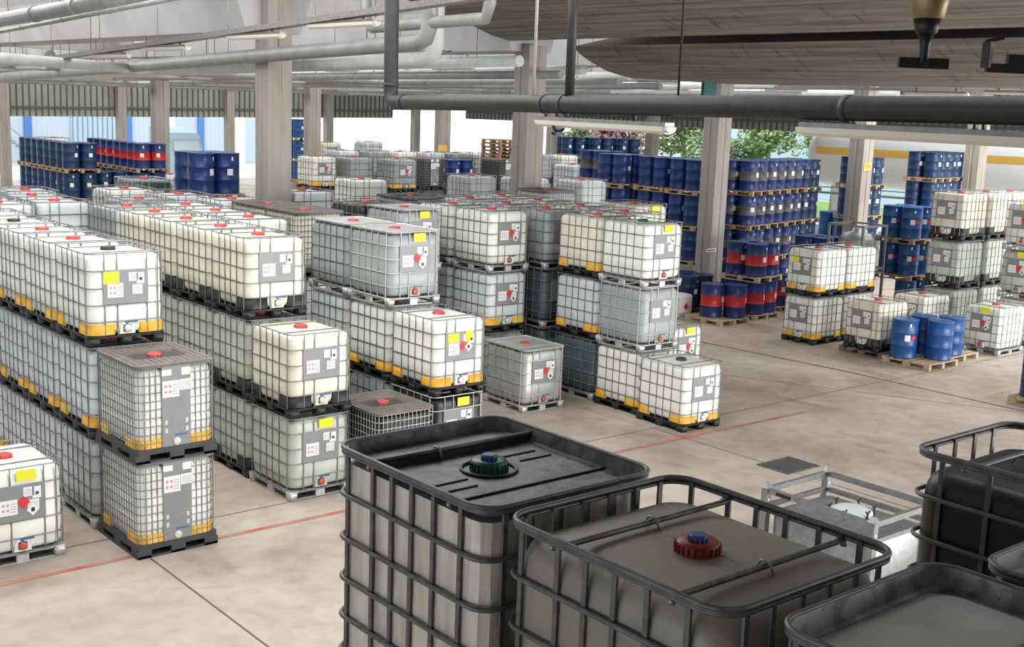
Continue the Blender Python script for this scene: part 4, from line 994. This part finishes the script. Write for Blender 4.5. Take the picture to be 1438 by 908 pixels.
# four bright blue drums on two pallets in front
wpallet(24.45, 14.55, 0, 0.0, 'pale wooden pallet under the four bright blue drums, left one', 'wood_pale')
wpallet(25.7, 14.75, 0, 0.0, 'pale wooden pallet behind and right of the four bright blue drums', 'wood_pale')
for i, (x, y, nm) in enumerate(((24.17, 14.83, 'left front'), (24.72, 14.27, 'right front'), (24.98, 14.86, 'middle rear'), (25.5, 14.45, 'right rear'))):
    drum(x, y, .145, 'bright blue', 'bright blue drum, %s of the four on pale pallets' % nm, 'four bright blue drums', rz=-.75 if i == 0 else .2, lab=(i == 0), haz=(i == 0))
wpallet(24.65, 15.86, 0, 0, 'brown wooden pallet under the cream tank with black corners', 'wood_dark')
tag(obj('strap_coil', MB().tube([(math.cos(a) * .13, math.sin(a) * .10, .01 + .01 * math.sin(3 * a)) for a in [2 * PI * k / 20 for k in range(20)]], .008, 5, closed=True).tube([(math.cos(a) * .11 + .03, math.sin(a) * .12, .03) for a in [2 * PI * k / 20 for k in range(20)]], .008, 5, closed=True).mesh('strap_coil', 'strap'), loc=(24.6, 14.75, .145)), 'loose pale strap coil between the bright blue drums', 'strap')
# drum cut by the right edge
wpallet(23.2, 10.85, 0, 0, 'wooden pallet cut by the right picture edge', 'wood')
drum(23.0, 11.1, .145, 'blue', 'blue drum on a pallet cut by the right picture edge', 'drums on the pallet cut by the right edge', rz=-.7)
drum(23.55, 10.6, .145, 'blue', 'blue drum mostly outside the right picture edge', 'drums on the pallet cut by the right edge')
# tall navy stacks at the right background
dstack(38.6, 23.4, 0.1, [None] + ['navy'] * 3, 'in tall stack before the white storage tank', z0=.3)
dstack(39.9, 23.6, 0.1, [None] + ['navy'] * 3, 'in second tall stack before the white storage tank', z0=.3)
dstack(34.9, 23.6, 0.1, ['navy'] * 4, 'in slim stack right of the signed column', z0=.1)
dstack(36.6, 25.5, 0.0, ['bright blue'] * 2, 'low behind the signed column', z0=.1)
for i, (x, y) in enumerate(((38.6, 23.4), (39.9, 23.6))):
    struct('plinth', MB().box(x - .65, x + .65, y - .65, y + .65, 0, 1.326).mesh('plinth', 'concrete_roof'), label='low concrete plinth')
struct('plinth', MB().box(34.2, 37.3, 22.95, 26.2, 0, .1).mesh('plinth', 'concrete_roof'), label='low concrete plinth')
# navy drums left of near column
dstack(11.85, 24.75, 0.05, [None, None, 'blue', 'blue'], 'just left of the near column', z0=0.1)
struct('plinth', MB().box(11.25, 12.45, 24.15, 25.35, 0, 2.152).mesh('plinth', 'concrete_roof'), label='block carrying the drums left of the near column')
# left background rows
struct('plinth', MB().box(12.5, 19.5, 41.5, 48, 0, 1.576).mesh('plinth', 'concrete_roof'), label='raised dock under the left background drums')
for g, (x, kd, nm) in enumerate(((15.3, 'navy', 'navy'), (17.85, 'red-banded blue', 'red-banded'))):
    for j in range(4):
        dstack(x, 42.2 + j * 1.3, 0.0, [None, kd, kd], 'of %s stack in the far %s block' % (('front', 'second', 'third', 'fourth')[j], nm), z0=.55, skip=() if j == 0 else ('near right', 'far right'))
dstack(16.58, 42.6, 0.0, [None, 'navy'], 'between the two left background blocks', z0=.55)
# centre background: dark drums
for j in range(3):
    dstack(38.6 + j * 1.27, 42.1 - j * .55, -.35, [None, None, 'navy', 'navy'], 'in %s dark stack left of the grey-banded drums' % ('first', 'second', 'third')[j])
struct('plinth', MB().box(37.9, 42, 40.2, 43, 0, 2.052).mesh('plinth', 'concrete_roof'), label='block under the dark background drums')
dstack(27.85, 36.9, 0, [None, 'blue', 'blue'], 'between the two black background tanks', z0=.28)
struct('plinth', MB().box(27.2, 28.5, 36.2, 37.6, 0, 1.306).mesh('plinth', 'concrete_roof'), label='block under the drums between black tanks')
dstack(30.6, 53.3, 0, [None, 'bright blue', 'bright blue', 'bright blue'], 'left of the second column', z0=.3)
struct('plinth', MB().box(29.9, 31.3, 52.6, 54, 0, 1.32).mesh('plinth', 'concrete_roof'), label='block under the far bright drums')

# centre background tanks
def bgt(x, y, levels, **k):
    lb = k.pop('label')
    tiers = TIER[len(levels)] if len(levels) <= 3 else ('lowest', 'second', 'third', 'top')
    for i, tk in enumerate(levels):
        q = dict(k)
        if i < len(levels) - 1: q['detail'] = 0
        ibc(x - .5, y - .6, i * P_, tk, label='%s, %s of its stack' % (lb, tiers[i]) if len(levels) > 1 else lb, group='background caged tanks', **q)
bgt(21.75, 36.8, ['grey', 'cool', 'white'], guard='orange', stk='haz', label='white tank with orange corners right of the near column')
bgt(29.2, 48.6, ['grey', 'grey', 'cream'], stk='haz', detail=1, label='small yellowish tank behind the orange-cornered one')
bgt(24.1, 35.3, ['grey', 'slate', 'grey'], guard='orange', stk='haz', pallet='plastic', label='grey tank with orange corners in the centre background')
bgt(23.0, 36.4, ['grey', 'grey', 'grey'], detail=0, label='grey tank just left behind the centre background one')
bgt(32.3, 49.8, ['grey', 'grey', 'cool'], detail=0, label='tank on top rising above the grey background ones')
bgt(25.9, 36.1, ['slate', 'slate', 'black'], stk='tall', dense=True, label='black fine-mesh tank left of the small blue drums')
bgt(29.0, 35.6, ['slate', 'slate', 'black'], stk='tall', dense=True, label='black fine-mesh tank left of the pallet pile')
bgt(29.4, 31.9, ['grey', 'cool', 'cool'], stk='tall', guard='orange', label='pale tank just right of the central column')
for j in range(9):
    x = 25.5 + j * 1.15; y = 41.2 - j * .35
    bgt(x, y, ['grey', 'grey', ('cool', 'grey', 'white')[j % 3]], detail=0, label='pale tank %s from left in the far centre rank' % ('first', 'second', 'third', 'fourth', 'fifth', 'sixth', 'seventh', 'eighth', 'ninth')[j])
for j, (x, y, tk) in enumerate(((19.6, 32.0, 'cool'), (20.9, 31.4, 'white'), (22.2, 30.6, 'grey'), (23.5, 30.2, 'cool'), (21.0, 27.0, 'grey'), (22.3, 26.2, 'cool'), (23.4, 25.0, 'cool'))):
    bgt(x, y, ['grey', tk, tk][:2 if j in (0, 1, 2, 3) else 3], detail=0, label='pale tank %s in the low centre block before the black tanks' % ('first', 'second', 'third', 'fourth', 'fifth', 'sixth', 'seventh')[j])
for j, (x, y) in enumerate(((20.0, 45.0), (21.2, 45.2), (17.2, 50))):
    bgt(x, y, ['cool', 'white', 'white'][:2 if j < 2 else 3], detail=0, label='pale tank %s seen between the columns at the left' % ('first', 'second', 'third')[j])
bgt(11.3, 26.9, ['cool', 'cool', 'bright'.replace('bright', 'slate')], stk='haz', label='bluish tank with glossy front before the red-banded background drums', cagemat='galv_bright')
bgt(12.0, 46, ['cool', 'cream', 'cream'], stk='none', guard='orange', detail=1, label='cream tank at the left picture edge behind the column')
# pile of pallets
for k in range(28):
    wpallet(30.75 + .02 * math.sin(k * 2.1), 37.6, k * .147, 0.02 * math.sin(k * 1.3), 'wooden pallet in the tall empty pallet pile in the centre background', 'wood', group='tall pile of empty pallets')
for k in range(26):
    wpallet(32.0 + .02 * math.sin(k * 1.1), 37.9, k * .147, 0.02 * math.sin(k * 2.3), 'wooden pallet in the right pile beside the tall pallet pile', 'wood', group='right pile of empty pallets')
# dark stainless containers behind the right group
for j, (x, y, z) in enumerate(((28.75, 19.4, 0), (28.75, 19.4, 1.3), (27.5, 19.0, 0))):
    t = empty('pressure_tank', (x, y, z)); tag(t, 'dull steel round tank in a frame behind the two-high white tanks, %s' % ('lower one', 'upper one', 'one beside it')[j], 'container', 'steel round tanks')
    obj('vessel', MB().lathe([(.1, .1), (.4, .16), (.5, .3), (.5, .85), (.4, 1.02), (.15, 1.08), (.14, 1.16), (.02, 1.17)], 20).mesh('vessel', 'galv'), t)
    f_ = MB()
    for sx in (-1, 1):
        for sy in (-1, 1): f_.bar((sx * .55, sy * .55, 0), (sx * .55, sy * .55, 1.29), .06)
        f_.bar((sx * .55, -.55, .08), (sx * .55, .55, .08), .05); f_.bar((-.55, sx * .55, .08), (.55, sx * .55, .08), .05); f_.bar((sx * .55, -.55, 1.26), (sx * .55, .55, 1.26), .05); f_.bar((-.55, sx * .55, 1.26), (.55, sx * .55, 1.26), .05)
    obj('frame', f_.mesh('frame', 'galv'), t)
t = obj('white_carton', MB().loft([rrect(.5, .5, .03, 0, 2), rrect(.5, .5, .03, .55, 2), rrect(.46, .46, .03, .6, 2)], smooth=False).mesh('white_carton', 'white_paint'), loc=(24.2, 21.75, 0)); tag(t, 'white box with red diamond beside the half-empty pallet', 'box')
obj('hazard_label', MB().loft([[(0, -.252, .18), (.1, -.252, .28), (0, -.252, .38), (-.1, -.252, .28)], [(0, -.256, .18), (.1, -.256, .28), (0, -.256, .38), (-.1, -.256, .28)]], smooth=False).mesh('hazard_label', 'paper_red'), t)

# ------------------------------------------------------------------ outside
t = empty('factory_building', (36, 96, -.3)); tag(t, 'pale corrugated factory hall across the yard', 'building')
obj('wall', MB().box(-40, 18, 0, 12, 0, 14).mesh('wall', 'sheet_white'), t)
for x in (-4.9, 3.1, 9.4): obj('downpipe', MB().box(x - .28, x + .28, -.15, 0, 0, 14).mesh('downpipe', 'stripe_blue'), t)
for x in (6.6, 13.0): obj('pink_panel', MB().box(x - .5, x + .5, -.1, 0, 0, 14).mesh('pink_panel', 'paper'), t)
gt = obj('gate', MB().box(-1.6, 2.3, -.12, 0, 0, 5.2).mesh('gate', 'white_wall'), t)
gm = MB()
for i in range(10): gm.box(-1.5 + i * .4, -1.42 + i * .4, -.18, -.12, 0, 4.3)
gm.box(-1.6, 2.3, -.2, -.1, 4.3, 4.6); obj('gate_slat', gm.mesh('gate_slat', 'pipe_grey'), gt)
t = empty('steel_stairs', (28.6, 92.5, -.3)); tag(t, 'grey outside stairs at the left against the factory wall', 'stairs')
s_ = MB(); r_ = MB()
for k in range(9): s_.box(.25 * k, .25 * k + .28, 0, 1.2, 2.0 - .22 * k, 2.06 - .22 * k)
r_.bar((0, 0, 2.9), (2.3, 0, .95), .07).bar((0, 0, 2.0), (2.3, 0, .05), .12).bar((0, 0, 0), (0, 0, 2.9), .07).bar((2.3, 0, 0), (2.3, 0, .95), .07).bar((-1.2, 0, 2.9), (0, 0, 2.9), .07).bar((-1.2, 0, 0), (-1.2, 0, 5.5), .07).bar((-.2, 0, 0), (-.2, 0, 5.5), .07)
obj('step', s_.mesh('step', 'pipe_grey'), t); obj('railing', r_.mesh('railing', 'pipe_grey'), t)
# truck
t = empty('truck', (32.4, 71.8, -.32), .25); tag(t, 'pale blue truck cab parked beyond the column', 'truck')
prof = [(-1.2, .5), (-1.25, 1.7), (-1.05, 1.9), (-.75, 3.0), (-.5, 3.35), (1.2, 3.7), (1.25, .5)]
m_ = MB(); m_.loft([[(-1.2, y, z) for y, z in prof], [(1.2, y, z) for y, z in prof]], smooth=False); obj('cab', m_.mesh('cab', 'white_wall'), t)
obj('windscreen', MB().loft([[(-1.05, -1.06, 1.95), (1.05, -1.06, 1.95), (.95, -.80, 2.85), (-.95, -.80, 2.85)], [(-1.05, -1.09, 1.95), (1.05, -1.09, 1.95), (.95, -.83, 2.85), (-.95, -.83, 2.85)]], smooth=False).mesh('windscreen', 'wall_blue'), t)
obj('grille', MB().box(-.7, .7, -1.3, -1.22, .7, 1.5).mesh('grille', 'pipe_grey'), t)
for sx in (-1.05, .8): obj('wheel', MB().lathe([(.3, 0), (.5, .02), (.5, .26), (.3, .28)], 20, (sx - .0, .1, .5), 'x').mesh('wheel', 'plastic_black'), t)
for sx in (-.95, .6): obj('headlight', MB().box(sx, sx + .35, -1.28, -1.2, .75, 1.0).mesh('headlight', 'paper'), t)
# white storage tank with orange stripe, on saddles
a = Vector((53.4, 38.4, 4.0)); b = Vector((57.0, 25.5, 4.25)); d = (b - a).normalized(); L = (b - a).length
ang = math.atan2(d.y, d.x)
t = empty('storage_tank', (a.x, a.y, -.3), ang); tag(t, 'large white lying tank with an orange stripe outside on the right', 'tank')
prof = [(.05, -.75), (.8, -.66), (1.35, -.38), (1.62, 0), (1.65, .1), (1.65, L), (.8, L + .6)]
obj('vessel', MB().lathe(prof, 40, (0, 0, 3.95), 'x').mesh('vessel', 'white_paint'), t)
st = MB(); P = []
for (x, ) in ((.1,), (L,)):
    P.append([(x, -1.665 * math.cos(q), 3.95 + 1.665 * math.sin(q)) for q in (-.02, .05, .12, .2)])
st.loft(P, False, False, closed=False); obj('stripe', st.mesh('stripe', 'stripe_orange'), t)
obj('saddle', MB().box(1, 1.6, -1.2, 1.2, 0, 2.9).box(7, 7.6, -1.2, 1.2, 0, 2.9).box(12, 12.6, -1.2, 1.2, 0, 2.9).mesh('saddle', 'white_paint'), t)
obj('catwalk', MB().bar((.5, -2.1, 2.0), (L, -2.1, 2.0), .6, .08).bar((.5, -2.4, 2.3), (L, -2.4, 2.3), .05).mesh('catwalk', 'pipe_grey'), t)
# trees and a bluish wall
def tree(x, y, h, r, mt, label, n=1500, seed=1):
    n = int(n * 3.2)
    rnd = random.Random(seed); t = empty('tree', (x, y, -.32)); tag(t, label, 'tree')
    tr = MB().tube([(0, 0, 0), (.1, 0, h * .3), (0, .1, h * .62)], .16, 8)
    for k in range(7):
        q = rnd.uniform(0, 2 * PI); tr.tube([(0.05, .05, h * (.28 + .05 * k)), (math.cos(q) * r * .6, math.sin(q) * r * .6, h * (.5 + .05 * k))], .06, 6)
    obj('trunk', tr.mesh('trunk', 'bark'), t)
    cl = [(rnd.gauss(0, r * .42), rnd.gauss(0, r * .42), h * rnd.uniform(.35, .95), rnd.uniform(.5, 1.0) * r * .45) for _ in range(24)]
    f = MB()
    for _ in range(n):
        cx, cy, cz, cr_ = rnd.choice(cl); v = Vector((rnd.gauss(0, 1), rnd.gauss(0, 1), rnd.gauss(0, 1))).normalized() * cr_ * rnd.uniform(.6, 1.05)
        p = Vector((cx, cy, cz)) + v; e1 = Vector((rnd.gauss(0, 1), rnd.gauss(0, 1), rnd.gauss(0, 1))).normalized(); e2 = e1.orthogonal().normalized(); s = rnd.uniform(.10, .2)
        k = len(f.v); f.v += [tuple(p - e1 * s), tuple(p + e2 * s * .6), tuple(p + e1 * s), tuple(p - e2 * s * .6)]; f.face([k, k + 1, k + 2, k + 3])
    obj('foliage', f.mesh('foliage', mt), t)
tree(55.5, 56.5, 7.5, 2.2, 'leaf_red', 'reddish-leaved tree seen under the far roof edge', 1600, 4)
tree(57.0, 61.5, 8, 2.0, 'leaf_green', 'pale green tree left of the reddish one', 1500, 5)
tree(59.5, 54.0, 9, 3.4, 'leaf_green', 'broad green tree left of the column before the drums', 3200, 6)
tree(62, 49.0, 9, 3.4, 'leaf_green', 'broad green tree right of the column before the drums', 3200, 7)
tree(61.5, 43.5, 8.5, 2.6, 'leaf_green', 'green tree with pale trunk left of the white storage tank', 2600, 8)
t = obj('boundary_wall', MB().box(-.2, .2, -18, 10, 0, 8).mesh('boundary_wall', 'wall_blue'), loc=(72, 56, -.3)); tag(t, 'light blue building wall behind the trees', 'building')
t = obj('grass_strip', MB().box(-6.5, 5, -30, 28, 0, .03).mesh('grass_strip', 'grass'), loc=(65.3, 48, -.32)); tag(t, 'green grass strip under the trees outside', 'grass', kind='stuff')
bpy.context.view_layer.update()
